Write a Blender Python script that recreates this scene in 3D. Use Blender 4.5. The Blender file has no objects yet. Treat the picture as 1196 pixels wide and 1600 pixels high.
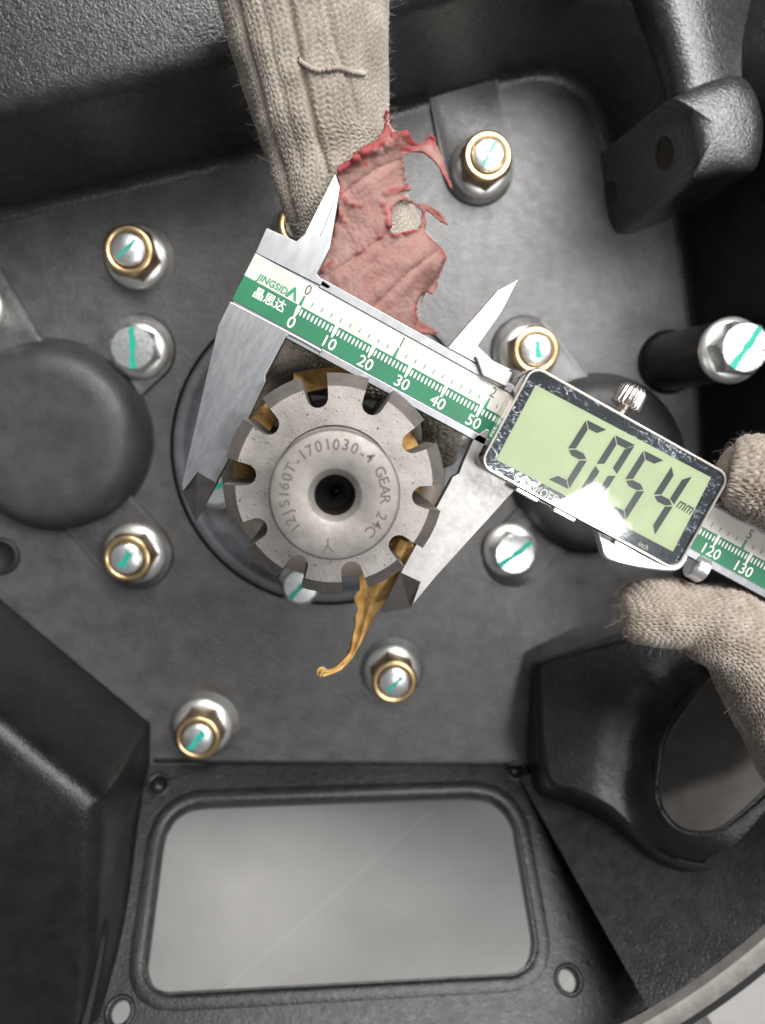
import bpy, bmesh, math, random
import numpy as np
from mathutils import Vector, Matrix, noise
from mathutils.geometry import delaunay_2d_cdt
random.seed(7); rng = np.random.default_rng(7)
SC = bpy.context.scene; COL = SC.collection
MM = 0.001
# ------------------------------------------------------------------ camera
F, CX, CY, H = 1155.0, 598.0, 800.0, 282.0        # focal length / principal point in photo pixels, height above back plate (mm)
VPX, VPY = 522.0, 665.0                           # where the housing's normal vanishes
wv = Vector((-(VPX - CX) / F, (VPY - CY) / F, 1.0)).normalized()
uv_ = (Vector((1, 0, 0)) - wv.x * wv).normalized()
vv = wv.cross(uv_)
R = Matrix((uv_, vv, wv))                         # camera -> world
cam_d = bpy.data.cameras.new('camera'); cam = bpy.data.objects.new('camera', cam_d); COL.objects.link(cam)
cam.matrix_world = Matrix.Translation((0, 0, H * MM)) @ R.to_4x4()
cam_d.sensor_fit = 'VERTICAL'; cam_d.sensor_height = 36.0; cam_d.lens = F * 36.0 / 1600.0
cam_d.clip_start = 0.005; cam_d.clip_end = 50
cam_d.dof.use_dof = True; cam_d.dof.focus_distance = 0.172; cam_d.dof.aperture_fstop = 12.0
SC.camera = cam
SC.render.resolution_x, SC.render.resolution_y = 765, 1024
# ------------------------------------------------------------------ world, lamps, exposure
W = bpy.data.worlds.new('World'); SC.world = W; W.use_nodes = True
W.node_tree.nodes['Background'].inputs[0].default_value = (0.93, 0.96, 1.0, 1)
W.node_tree.nodes['Background'].inputs[1].default_value = 0.24
def area(name, loc, target, sx, sy, power, col):
    d = bpy.data.lights.new(name, 'AREA'); d.shape = 'RECTANGLE'; d.size = sx; d.size_y = sy; d.energy = power; d.color = col
    o = bpy.data.objects.new(name, d); COL.objects.link(o); o.location = loc
    o.rotation_euler = (Vector(target) - Vector(loc)).to_track_quat('-Z', 'Y').to_euler(); return o
area('ceiling_lamp', (0.28, 0.48, 0.80), (0.04, 0.03, 0), 0.86, 0.46, 23.0, (1.0, 0.985, 0.965))
gl_ = area('glare_lamp', (0.335, -0.195, 1.10), (0.05, -0.02, 0.11), 0.25, 0.09, 4.2, (1, 1, 1))  # lamp added at the mirror direction to put the glare on the display
gl_.rotation_euler = (gl_.rotation_euler.to_matrix() @ Matrix.Rotation(math.radians(-28), 3, 'Z')).to_euler()
VS = SC.view_settings; VS.view_transform = 'Standard'; VS.look = 'None'; VS.gamma = 1.0; VS.use_curve_mapping = False; VS.exposure = -0.38

# ------------------------------------------------------------------ helpers
def P(px, py, z):
    d = R @ Vector(((px - CX) / F, -(py - CY) / F, -1.0)); t = (z - H) / d.z
    return Vector((0, 0, H)) + d * t
def PPL(px, py, o, n):                            # pixel onto a plane
    d = R @ Vector(((px - CX) / F, -(py - CY) / F, -1.0)); C = Vector((0, 0, H))
    return C + d * ((o - C).dot(n) / d.dot(n))
def mesh(name, verts, faces, m, smooth=False):
    me = bpy.data.meshes.new(name); me.from_pydata([Vector(v) * MM for v in verts], [], faces)
    if m: me.materials.append(m)
    me.update()
    if smooth: me.shade_smooth()
    return me
def link(name, me, parent=None):
    o = bpy.data.objects.new(name, me); COL.objects.link(o)
    if parent: o.parent = parent
    return o
def root_of(o):
    while o.parent: o = o.parent
    return o
def part(name, vf, m, parent, smooth=False, auto=None, world=True):
    """mesh in world millimetres put under a thing (thing's empty is unrotated) """
    v, f = vf
    if world:
        off = Vector((0, 0, 0)); p = parent
        while p is not None: off += p.location; p = p.parent
        off = off / MM; v = [Vector(q) - off for q in v]
    o = link(name, mesh(name, v, f, m, smooth), parent)
    if auto is not None:
        o.data.shade_smooth()
        o.data.set_sharp_from_angle(angle=math.radians(auto))
    return o
def thing(name, label, cat, loc=(0, 0, 0), rz=0, group=None):
    o = bpy.data.objects.new(name, None); COL.objects.link(o); o.empty_display_size = 0.01
    o.location = Vector(loc) * MM; o.rotation_euler = (0, 0, rz); o['label'] = label; o['category'] = cat
    if group: o['group'] = group
    return o
def bev(o, w, seg=2, ang=35):
    b = o.modifiers.new('bevel', 'BEVEL'); b.width = w * MM; b.segments = seg; b.limit_method = 'ANGLE'; b.angle_limit = math.radians(ang)
    b.harden_normals = False; return o
def merge(*vfs):
    V, Fs = [], []
    for v, f in vfs:
        n = len(V); V += list(v); Fs += [tuple(i + n for i in q) for q in f]
    return V, Fs
def prism(poly, z0, z1):
    n = len(poly)
    ar = sum(poly[i][0] * poly[(i + 1) % n][1] - poly[(i + 1) % n][0] * poly[i][1] for i in range(n))
    if ar < 0: poly = poly[::-1]
    v = [(p[0], p[1], z0) for p in poly] + [(p[0], p[1], z1) for p in poly]
    f = [tuple(range(n))[::-1], tuple(range(n, 2 * n))] + [(i, (i + 1) % n, n + (i + 1) % n, n + i) for i in range(n)]
    return v, f
def box(x0, x1, y0, y1, z0, z1): return prism([(x0, y0), (x1, y0), (x1, y1), (x0, y1)], z0, z1)
def loft(rings, closed=True, cap0=False, cap1=False):
    v, f = [], []; n = len(rings[0])
    for r in rings: v += [tuple(p) for p in r]
    for k in range(len(rings) - 1):
        for i in range(n if closed else n - 1):
            j = (i + 1) % n
            f.append((k * n + i, k * n + j, (k + 1) * n + j, (k + 1) * n + i))
    if cap0: f.append(tuple(range(n))[::-1])
    if cap1: f.append(tuple(range((len(rings) - 1) * n, len(rings) * n)))
    return v, f
def sector(prof, c, a0, a1, n):
    return loft([[(c[0] + r * math.cos(t), c[1] + r * math.sin(t), z) for r, z in prof] for t in np.linspace(math.radians(a0), math.radians(a1), n)], closed=False)
def lathe(prof, c=(0, 0), n=48, cap0=False, cap1=False):
    rings = [[(c[0] + r * math.cos(2 * math.pi * i / n), c[1] + r * math.sin(2 * math.pi * i / n), z) for i in range(n)] for r, z in prof]
    return loft(rings, True, cap0, cap1)
def circle(c, r, n=40, a0=0): return [(c[0] + r * math.cos(a0 + 2 * math.pi * i / n), c[1] + r * math.sin(a0 + 2 * math.pi * i / n)) for i in range(n)]
def rrect(x0, x1, y0, y1, r, n=6):
    out = []
    for cx, cy, a in ((x1 - r, y1 - r, 0), (x0 + r, y1 - r, 90), (x0 + r, y0 + r, 180), (x1 - r, y0 + r, 270)):
        for k in range(n + 1):
            t = math.radians(a + 90 * k / n); out.append((cx + r * math.cos(t), cy + r * math.sin(t)))
    return out
def round_poly(pts, rad, n=7):
    out = []; N = len(pts)
    for i in range(N):
        a, b, c = Vector(pts[i - 1]), Vector(pts[i]), Vector(pts[(i + 1) % N]); r = rad[i] if hasattr(rad, '__len__') else rad
        p = b + (a - b).normalized() * r; q = b + (c - b).normalized() * r
        for k in range(n + 1):
            t = k / n; out.append(tuple((1 - t) ** 2 * p + 2 * t * (1 - t) * b + t * t * q))
    return out
def cdt(outer, holes=(), pts=()):
    V = [Vector(p[:2]) for p in outer]; faces = [list(range(len(V)))]
    for h in holes: n = len(V); V += [Vector(p[:2]) for p in h]; faces.append(list(range(n, len(V))))
    n = len(V); V += [Vector(p[:2]) for p in pts]
    r = delaunay_2d_cdt(V, [], faces, 0, 1e-6); VV = [tuple(p) for p in r[0]]; FF = []
    O2 = [tuple(p[:2]) for p in outer]; H2 = [[tuple(p[:2]) for p in h] for h in holes]
    for t in r[2]:
        cx = sum(VV[i][0] for i in t) / len(t); cy = sum(VV[i][1] for i in t) / len(t)
        if inside(O2, cx, cy) and not any(inside(h, cx, cy) for h in H2): FF.append(tuple(t))
    return VV, FF
def catmull(pts, n):
    """pts: list of equal-length tuples -> resampled rows"""
    A = np.array(pts, float); K = len(A); out = []
    for t in np.linspace(0, K - 1, n):
        i = min(int(t), K - 2); u = t - i
        p0, p1, p2, p3 = A[max(i - 1, 0)], A[i], A[i + 1], A[min(i + 2, K - 1)]
        out.append(0.5 * ((2 * p1) + (-p0 + p2) * u + (2 * p0 - 5 * p1 + 4 * p2 - p3) * u * u + (-p0 + 3 * p1 - 3 * p2 + p3) * u ** 3))
    return np.array(out)
D_ = math.radians
def rsm_(ring): return [tuple(q) for q in catmull([tuple(p) for p in ring] + [tuple(ring[0])], 57)[:-1]]
def inside(poly, x, y):
    r = False; n = len(poly); j = n - 1
    for i in range(n):
        xi, yi = poly[i]; xj, yj = poly[j]
        if (yi > y) != (yj > y) and x < (xj - xi) * (y - yi) / (yj - yi) + xi: r = not r
        j = i
    return r

# ------------------------------------------------------------------ materials
def mat(name, col, rough=0.5, metal=0.0, col2=None, nscale=0.15, nmix=(0.35, 0.65), bump=0.0, bscale=1.0, bump2=0.0, b2scale=3.0, rvar=0.0,
        stretch=None, spec=0.5, coat=0.0, coatr=0.03, sheen=0.0, specks=None, attr=None, subs=0.0):
    m = bpy.data.materials.new(name); m.use_nodes = True; nt = m.node_tree; N = nt.nodes; Lk = nt.links.new
    b = N['Principled BSDF']
    def sock(n, v):
        if n in b.inputs: b.inputs[n].default_value = v
    sock('Base Color', (*col, 1)); sock('Roughness', rough); sock('Metallic', metal); sock('Specular IOR Level', spec)
    sock('Coat Weight', coat); sock('Coat Roughness', coatr); sock('Sheen Weight', sheen)
    tc = N.new('ShaderNodeTexCoord'); mp = N.new('ShaderNodeMapping'); Lk(tc.outputs['Object'], mp.inputs[0])
    s = 1000.0; st = stretch or (1, 1, 1); mp.inputs['Scale'].default_value = (s * st[0], s * st[1], s * st[2])
    def nz(scale, detail=4, rgh=0.55):
        n = N.new('ShaderNodeTexNoise'); n.inputs['Scale'].default_value = scale; n.inputs['Detail'].default_value = detail; n.inputs['Roughness'].default_value = rgh
        Lk(mp.outputs[0], n.inputs['Vector']); return n.outputs['Fac']
    cs = None
    if col2:
        r = N.new('ShaderNodeMapRange'); r.inputs[1].default_value, r.inputs[2].default_value = nmix; Lk(nz(nscale, 6, 0.6), r.inputs[0])
        mx = N.new('ShaderNodeMix'); mx.data_type = 'RGBA'; mx.inputs['A'].default_value = (*col, 1); mx.inputs['B'].default_value = (*col2, 1)
        Lk(r.outputs[0], mx.inputs['Factor']); cs = mx.outputs['Result']
    if attr:
        at = N.new('ShaderNodeAttribute'); at.attribute_name = attr[0]
        mx = N.new('ShaderNodeMix'); mx.data_type = 'RGBA'; mx.inputs['B'].default_value = (*attr[1], 1)
        if cs: Lk(cs, mx.inputs['A'])
        else: mx.inputs['A'].default_value = (*col, 1)
        Lk(at.outputs['Fac'], mx.inputs['Factor']); cs = mx.outputs['Result']
    if specks:                                    # (scale, threshold, colour)
        r = N.new('ShaderNodeMapRange'); r.inputs[1].default_value = specks[1]; r.inputs[2].default_value = specks[1] + 0.04; Lk(nz(specks[0], 2, 0.5), r.inputs[0])
        mx = N.new('ShaderNodeMix'); mx.data_type = 'RGBA'; mx.inputs['B'].default_value = (*specks[2], 1)
        if cs: Lk(cs, mx.inputs['A'])
        else: mx.inputs['A'].default_value = (*col, 1)
        Lk(r.outputs[0], mx.inputs['Factor']); cs = mx.outputs['Result']
    if cs: Lk(cs, b.inputs['Base Color'])
    if rvar:
        r = N.new('ShaderNodeMapRange'); r.inputs[1].default_value = 0.3; r.inputs[2].default_value = 0.7
        r.inputs[3].default_value = rough - rvar; r.inputs[4].default_value = rough + rvar; Lk(nz(nscale * 2.3, 6, 0.65), r.inputs[0]); Lk(r.outputs[0], b.inputs['Roughness'])
    prev = None
    for st_, sc_ in ((bump, bscale), (bump2, b2scale)):
        if st_:
            bn = N.new('ShaderNodeBump'); bn.inputs['Strength'].default_value = 1.0; bn.inputs['Distance'].default_value = st_ * MM
            Lk(nz(sc_, 3, 0.6), bn.inputs['Height'])
            if prev: Lk(prev, bn.inputs['Normal'])
            prev = bn.outputs[0]
    if prev: Lk(prev, b.inputs['Normal'])
    return m
M = {}
M['plate'] = mat('grey_painted_plate', (0.043, 0.041, 0.0405), 0.36, spec=0.95, col2=(0.078, 0.0745, 0.0735), nscale=0.11, bump=0.10, bscale=0.45, bump2=0.17, b2scale=1.5, rvar=0.09, specks=(0.16, 0.74, (0.03, 0.03, 0.03)))
M['dome'] = mat('dome_paint', (0.036, 0.035, 0.035), 0.44, col2=(0.055, 0.053, 0.053), nscale=0.09, bump=0.14, bscale=0.8, bump2=0.08, b2scale=2.4, rvar=0.08)
M['cast'] = mat('black_cast_paint', (0.0075, 0.0072, 0.0073), 0.31, spec=0.36, col2=(0.013, 0.0125, 0.0125), nscale=0.12, bump=0.12, bscale=0.45, bump2=0.14, b2scale=1.4, rvar=0.08)
M['cast_rough'] = mat('black_cast_rough', (0.016, 0.016, 0.0175), 0.24, spec=0.85, col2=(0.03, 0.03, 0.032), nscale=0.2, bump=0.12, bscale=0.4, bump2=0.25, b2scale=1.25, rvar=0.08)
M['cover'] = mat('dark_cover_paint', (0.085, 0.092, 0.10), 0.42, col2=(0.12, 0.125, 0.135), nscale=0.2, bump=0.12, bscale=0.6, bump2=0.07, b2scale=2.4)
M['groove'] = mat('seal_black', (0.012, 0.012, 0.013), 0.6, bump=0.1)
M['steel'] = mat('ground_steel', (0.25, 0.23, 0.215), 0.5, 0.7, col2=(0.345, 0.32, 0.30), nscale=0.13, bump=0.05, bscale=1.6, bump2=0.03, b2scale=5, rvar=0.09, specks=(1.3, 0.66, (0.10, 0.085, 0.075)))
M['steel_dull'] = mat('dull_steel', (0.215, 0.197, 0.182), 0.56, 0.6, col2=(0.29, 0.268, 0.25), nscale=0.25, bump=0.04, bscale=1.6, rvar=0.06, specks=(0.9, 0.73, (0.16, 0.13, 0.12)))
M['chamfer'] = mat('machined_chamfer', (0.17, 0.155, 0.143), 0.5, 0.6, col2=(0.23, 0.205, 0.188), nscale=0.3, bump=0.03, bscale=2, specks=(0.8, 0.72, (0.06, 0.05, 0.04)))
M['stamp'] = mat('stamped_lettering', (0.115, 0.103, 0.095), 0.55, 0.7)
M['sleeve'] = mat('tan_sleeve', (0.26, 0.215, 0.175), 0.5, 0.35, col2=(0.33, 0.28, 0.235), nscale=0.12, bump=0.03)
M['jaw'] = mat('satin_jaw_steel', (0.34, 0.345, 0.36), 0.36, 1.0, col2=(0.42, 0.425, 0.44), nscale=0.25, bump=0.002, bscale=2.0, rvar=0.025, stretch=(1.6, 0.5, 1), specks=(0.6, 0.79, (0.35, 0.3, 0.27)))
M['jaw_bevel'] = mat('jaw_steel_shaded', (0.21, 0.195, 0.185), 0.4, 1.0, col2=(0.27, 0.25, 0.235), nscale=0.3, bump=0.006, specks=(0.7, 0.74, (0.10, 0.06, 0.045)))  # jaw steel darkened in colour for the bevels turned away from the light
M['jaw_worn'] = mat('worn_jaw_steel', (0.36, 0.345, 0.33), 0.45, 1.0, col2=(0.44, 0.425, 0.41), nscale=0.3, bump=0.005, bscale=2, rvar=0.05, specks=(0.9, 0.72, (0.30, 0.2, 0.16)))
M['chrome'] = mat('chrome', (0.66, 0.64, 0.62), 0.13, 1.0, col2=(0.78, 0.76, 0.74), nscale=0.2, rvar=0.05)
M['white'] = mat('cream_print', (0.62, 0.59, 0.535), 0.36, col2=(0.54, 0.505, 0.45), nscale=0.12, spec=0.5, specks=(0.5, 0.77, (0.42, 0.37, 0.32)))
M['green'] = mat('green_print', (0.014, 0.165, 0.078), 0.38, col2=(0.022, 0.135, 0.07), nscale=0.14, nmix=(0.45, 0.7), specks=(0.4, 0.76, (0.04, 0.12, 0.08)))
M['ink_white'] = mat('white_ink', (0.74, 0.74, 0.68), 0.45)
M['ink_green'] = mat('green_ink', (0.02, 0.22, 0.11), 0.45)
M['ink_dark'] = mat('dark_ink', (0.10, 0.085, 0.08), 0.5)
M['lcd'] = mat('lcd_glass', (0.46, 0.53, 0.345), 0.35, col2=(0.51, 0.58, 0.385), nscale=0.08)
M['segment'] = mat('lcd_segment', (0.014, 0.028, 0.036), 0.3)
M['nickel'] = mat('nickel', (0.66, 0.60, 0.56), 0.25, 1.0, col2=(0.75, 0.70, 0.66), nscale=0.5)
M['zinc'] = mat('bright_zinc', (0.76, 0.78, 0.78), 0.30, 0.9, col2=(0.84, 0.86, 0.85), nscale=0.4, bump=0.03, bscale=0.8, rvar=0.08)
M['zinc_gray'] = mat('gray_zinc', (0.74, 0.73, 0.70), 0.34, 0.8, col2=(0.82, 0.81, 0.78), nscale=0.3, bump=0.03)
M['gold'] = mat('yellow_zinc', (0.72, 0.50, 0.25), 0.28, 1.0, col2=(0.80, 0.60, 0.36), nscale=0.25)
M['hex'] = mat('bronze_zinc', (0.34, 0.25, 0.15), 0.36, 1.0, col2=(0.45, 0.34, 0.22), nscale=0.3)
M['paint_green'] = mat('green_paint_mark', (0.01, 0.36, 0.26), 0.5, col2=(0.02, 0.44, 0.33), nscale=0.8)
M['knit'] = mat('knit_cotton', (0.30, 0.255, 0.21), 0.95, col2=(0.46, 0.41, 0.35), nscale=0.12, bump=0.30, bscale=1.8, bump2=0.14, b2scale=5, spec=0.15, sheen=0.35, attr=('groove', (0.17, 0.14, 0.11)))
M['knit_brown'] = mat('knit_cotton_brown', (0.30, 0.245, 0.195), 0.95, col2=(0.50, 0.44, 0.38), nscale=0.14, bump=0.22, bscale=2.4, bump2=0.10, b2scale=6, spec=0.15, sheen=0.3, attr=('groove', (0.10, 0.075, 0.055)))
M['fuzz'] = mat('knit_fuzz', (0.52, 0.46, 0.40), 0.95, spec=0.1)
M['rubber'] = mat('red_rubber', (0.27, 0.125, 0.11), 0.75, col2=(0.32, 0.20, 0.172), nscale=0.09, bump=0.06, bscale=0.35, bump2=0.04, b2scale=1.4, spec=0.3, specks=(0.22, 0.72, (0.36, 0.07, 0.07)), attr=('edge', (0.28, 0.05, 0.052)))
M['crease'] = mat('crease_line', (0.46, 0.30, 0.27), 0.8)
M['amber'] = mat('amber_tape', (0.64, 0.42, 0.17), 0.75, col2=(0.44, 0.23, 0.06), nscale=0.3, bump=0.22, bscale=0.7, spec=0.2)
M['hole'] = mat('hole_inside', (0.20, 0.16, 0.13), 0.5, 0.4)
M['hole_dark'] = mat('hole_shade_paint', (0.012, 0.010, 0.009), 0.7, col2=(0.05, 0.038, 0.028), nscale=0.12)  # dark base imitates the shade inside the lug holes
M['bore'] = mat('dark_metal_bore', (0.055, 0.05, 0.048), 0.3, 0.8)  # darker metal than the shaft, inside its centre hole
M['rusty'] = mat('dull_brown_plate', (0.14, 0.125, 0.11), 0.6, col2=(0.19, 0.17, 0.15), nscale=0.1, bump=0.1, specks=(0.25, 0.72, (0.12, 0.045, 0.03)))
M['wood'] = mat('pale_board', (0.42, 0.38, 0.34), 0.7, col2=(0.5, 0.46, 0.42), nscale=0.1)

# jaw scratches + smudged display window + bezel
def display_plate():
    m = mat('crazed_bezel', (0.02, 0.025, 0.032), 0.25, 0.0); nt = m.node_tree; N = nt.nodes; Lk = nt.links.new; b = N['Principled BSDF']
    tc = N.new('ShaderNodeTexCoord'); mp = N.new('ShaderNodeMapping'); mp.inputs['Scale'].default_value = (700, 1250, 1000); mp.inputs['Rotation'].default_value = (0, 0, 0.5); Lk(tc.outputs['Object'], mp.inputs[0])
    n = N.new('ShaderNodeTexNoise'); n.inputs['Scale'].default_value = 0.62; n.inputs['Detail'].default_value = 7; n.inputs['Roughness'].default_value = 0.68; n.inputs['Distortion'].default_value = 1.6; Lk(mp.outputs[0], n.inputs['Vector'])
    r = N.new('ShaderNodeValToRGB'); r.color_ramp.elements[0].position = 0.48; r.color_ramp.elements[0].color = (0.014, 0.02, 0.03, 1); r.color_ramp.elements[1].position = 0.65; r.color_ramp.elements[1].color = (0.75, 0.76, 0.8, 1)
    e = r.color_ramp.elements.new(0.55); e.color = (0.12, 0.14, 0.18, 1); n9 = N.new('ShaderNodeTexNoise'); n9.inputs['Scale'].default_value = 0.07; n9.inputs['Detail'].default_value = 2; Lk(mp.outputs[0], n9.inputs['Vector'])
    ad = N.new('ShaderNodeMath'); ad.operation = 'MULTIPLY_ADD'; ad.inputs[1].default_value = 0.55; ad.inputs[2].default_value = -0.29; Lk(n9.outputs['Fac'], ad.inputs[0])
    a2 = N.new('ShaderNodeMath'); a2.operation = 'ADD'; Lk(ad.outputs[0], a2.inputs[0]); Lk(n.outputs['Fac'], a2.inputs[1])
    Lk(a2.outputs[0], r.inputs[0]); Lk(r.outputs[0], b.inputs['Base Color'])
    r2 = N.new('ShaderNodeMapRange'); r2.inputs[1].default_value = 0.45; r2.inputs[2].default_value = 0.6; r2.inputs[3].default_value = 0.15; r2.inputs[4].default_value = 0.75; Lk(n.outputs['Fac'], r2.inputs[0]); Lk(r2.outputs[0], b.inputs['Metallic'])
    return m
M['bezel'] = display_plate()
def window_glass():
    m = bpy.data.materials.new('display_window'); m.use_nodes = True; nt = m.node_tree; N = nt.nodes; Lk = nt.links.new
    N.remove(N['Principled BSDF']); out = N['Material Output']
    tr = N.new('ShaderNodeBsdfTransparent'); tr.inputs[0].default_value = (0.97, 0.98, 0.95, 1); gl = N.new('ShaderNodeBsdfGlossy'); gl.inputs['Color'].default_value = (1, 1, 1, 1)
    tc = N.new('ShaderNodeTexCoord'); mp = N.new('ShaderNodeMapping'); mp.inputs['Scale'].default_value = (1000, 1000, 1000); Lk(tc.outputs['Object'], mp.inputs[0])
    n = N.new('ShaderNodeTexNoise'); n.inputs['Scale'].default_value = 0.16; n.inputs['Detail'].default_value = 5; Lk(mp.outputs[0], n.inputs['Vector'])
    r = N.new('ShaderNodeMapRange'); r.inputs[1].default_value = 0.3; r.inputs[2].default_value = 0.75; r.inputs[3].default_value = 0.03; r.inputs[4].default_value = 0.09; Lk(n.outputs['Fac'], r.inputs[0]); Lk(r.outputs[0], gl.inputs['Roughness'])
    bp = N.new('ShaderNodeBump'); bp.inputs['Distance'].default_value = 0.05 * MM; n3 = N.new('ShaderNodeTexNoise'); n3.inputs['Scale'].default_value = 0.10; Lk(mp.outputs[0], n3.inputs['Vector']); Lk(n3.outputs['Fac'], bp.inputs['Height']); Lk(bp.outputs[0], gl.inputs['Normal'])
    fr = N.new('ShaderNodeFresnel'); fr.inputs[0].default_value = 1.55
    mx = N.new('ShaderNodeMixShader'); Lk(fr.outputs[0], mx.inputs[0]); Lk(tr.outputs[0], mx.inputs[1]); Lk(gl.outputs[0], mx.inputs[2]); Lk(mx.outputs[0], out.inputs[0])
    return m
M['glass'] = window_glass()
def floor_mat():
    m = mat('grey_floor', (0.46, 0.448, 0.434), 0.6, col2=(0.53, 0.516, 0.50), nscale=0.02, specks=(0.03, 0.66, (0.52, 0.508, 0.493)), bump=0.25, bscale=0.08)
    nt = m.node_tree; N = nt.nodes; Lk = nt.links.new; b = N['Principled BSDF']; src = b.inputs['Base Color'].links[0].from_socket
    tc = N.new('ShaderNodeTexCoord'); prev = src
    for ang, sc, off in ((0.86, 2.2, 0.015), (0.72, 1.1, 0.4)):
        mp = N.new('ShaderNodeMapping'); mp.inputs['Rotation'].default_value = (0, 0, ang); mp.inputs['Location'].default_value = (off, off, 0); Lk(tc.outputs['Object'], mp.inputs[0])
        w_ = N.new('ShaderNodeTexWave'); w_.inputs['Scale'].default_value = sc; w_.inputs['Distortion'].default_value = 0.25; w_.inputs['Detail'].default_value = 1; Lk(mp.outputs[0], w_.inputs['Vector'])
        r = N.new('ShaderNodeMapRange'); r.inputs[1].default_value = 0.99985; r.inputs[2].default_value = 1.0; r.inputs[4].default_value = 0.45; Lk(w_.outputs['Fac'], r.inputs[0])
        mx = N.new('ShaderNodeMix'); mx.data_type = 'RGBA'; mx.inputs['B'].default_value = (0.74, 0.725, 0.70, 1); Lk(prev, mx.inputs['A']); Lk(r.outputs[0], mx.inputs['Factor']); prev = mx.outputs['Result']
    Lk(prev, b.inputs['Base Color']); return m
M['floor'] = floor_mat()

# ================================================================== SETTING
fl = link('floor', mesh('floor', [(-2500, -2500, -110), (2500, -2500, -110), (2500, 2500, -110), (-2500, 2500, -110)], [(0, 1, 2, 3)], M['floor'])); fl['kind'] = 'structure'
fl['label'] = 'smooth grey scratched concrete floor seen through the housing windows'

# ================================================================== HOUSING
hs = thing('bell_housing', 'black cast metal gearbox bell housing with zinc nuts and a rectangular window', 'housing', (0, 0, 0))
AX = (0.1, -13.4)                                   # shaft axis
CC = P(515, 706, 0); CCX = (CC.x, CC.y); CR = 59.5  # bearing cover
contour_px = [(-220, 405), (0, 345), (200, 297), (410, 245), (640, 175), (780, 135), (850, 124), (900, 145), (932, 195), (948, 250), (1010, 300), (1050, 335), (1062, 390),
              (1076, 500), (1086, 600), (1092, 700), (1085, 800), (1055, 900), (1010, 985), (920, 1018), (862, 1034), (838, 1060), (832, 1120), (830, 1195), (235, 1195), (235, 1130), (120, 1035), (0, 935), (-220, 752)]
contour = [tuple(P(x, y, 0))[:2] for x, y in contour_px]
v, f = cdt(contour, [circle(CCX, CR, 96)])
part('back_plate', ([(x, y, 0.0) for x, y in v], f), M['plate'], hs)
part('plate_step', lathe([(CR + 0.8, 0.02), (CR + 0.25, -0.15), (CR, -0.8), (CR, -6)], CCX, 96), M['groove'], hs, True)
def smooth_path(px, n, z=0): return [(x, y) for x, y in catmull([tuple(P(a, b, z))[:2] for a, b in px], n)]
def wall(name, px, prof, n=90, m='cast', flip=False, hs_at=None, dsc=None):
    """wall swept along a plate edge; prof(t) -> list of (outward mm, z mm)"""
    pts = smooth_path(px, n); rings = []; m0 = Vector(AX)
    for i, p in enumerate(pts):
        a = Vector(pts[max(i - 3, 0)]); b = Vector(pts[min(i + 3, n - 1)]); t = (b - a).normalized(); nn = Vector((-t.y, t.x))
        if nn.dot(Vector(p) - m0) < 0: nn = -nn
        rings.append([(p[0] + nn.x * o, p[1] + nn.y * o, z) for o, z in prof(i / (n - 1))])
    return part(name, loft(rings, closed=False), M[m], hs, True)
def lerp(a, b, t): return a + (b - a) * max(0, min(1, t))
def pf_top(t):
    h = 60 if t < 0.5 else lerp(60, 45, (t - 0.5) / 0.15)
    s = 7.0
    base = [(-1.5, -0.02), (0.0, 0.05), (1.2, 0.6), (2.4, 2.2), (3.0, 5), (4.0, h * 0.3), (5.0, h * 0.6), (6.0, h - s)]
    base += [(6.0 + s * (1 - math.cos(a)), h - s + s * math.sin(a)) for a in np.linspace(0.15, 1.45, 8)]
    if t < 0.55: base += [(30, h + 2), (60, h + 5), (100, h + 9), (170, h + 14)]
    else:
        k = lerp(0, 1, (t - 0.55) / 0.12)
        base += [(lerp(30, 17, k), lerp(h + 2, h - 0.5, k)), (lerp(60, 22, k), lerp(h + 5, h - 5, k)), (lerp(100, 26, k), lerp(h + 9, h - 22, k)), (lerp(170, 60, k), lerp(h + 14, h - 30, k))]
    return base
wall('upper_wall', contour_px[0:10], pf_top, 150, 'cast_rough')
def pf_right(t):
    g = 0.42 + 0.58 * min(1, t / 0.4)
    return [(o_, z_ * g) for o_, z_ in ((-1.5, -0.02), (0, 0.05), (1, 0.5), (2, 2), (2.6, 5), (4, 25), (6, 50), (8, 68), (10, 80), (13, 92), (17, 102), (26, 108), (90, 112))]
wall('side_wall', contour_px[9:19], pf_right, 80, 'cast')
def pf_pocket(t):
    h = 25
    return [(-1.5, -0.02), (0, 0.05), (0.8, 0.4), (1.6, 1.6), (2.0, 5), (2.6, 14), (3.0, 17), (3.4, 18.0)]
wall('pocket_wall', contour_px[17:24], pf_pocket, 60, 'cast')
# pocket shelf with the second window
pko = P(864, 1140, 25.2); pd = Vector((0.66, -0.75, 0)).normalized(); pn = (Vector((0, 0, 1)) * math.cos(D_(38)) - pd * math.sin(D_(38))).normalized()
pe1 = pd.cross(Vector((0, 0, 1))).normalized(); pe2 = pn.cross(pe1)
def KL(px, py): q = PPL(px, py, pko, pn) - pko; return (q.dot(pe1), q.dot(pe2))
def KW(x, y, h): return pko + pe1 * x + pe2 * y + pn * h
hole_px = round_poly([(1042, 1150), (1115, 1050), (1230, 1010), (1300, 1120), (1180, 1250), (1120, 1300), (1060, 1296), (1028, 1250)], 28, 5)
kh = [KL(*q) for q in hole_px]
ko = [KL(*q) for q in ((846, 1040), (900, 1024), (1010, 995), (1090, 940), (1420, 900), (1420, 1300), (1230, 1345), (1110, 1352), (1030, 1330), (960, 1262), (905, 1232), (858, 1205))]
ko = [q[:2] for q in rsm_([Vector((q[0], q[1], 0)) for q in ko])]
xs_ = [q[0] for q in ko]; ys_ = [q[1] for q in ko]
pts = [(x, y) for x in np.arange(min(xs_), max(xs_), 3.0) for y in np.arange(min(ys_), max(ys_), 3.0) if inside(ko, x, y) and not inside(kh, x, y)]
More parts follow.
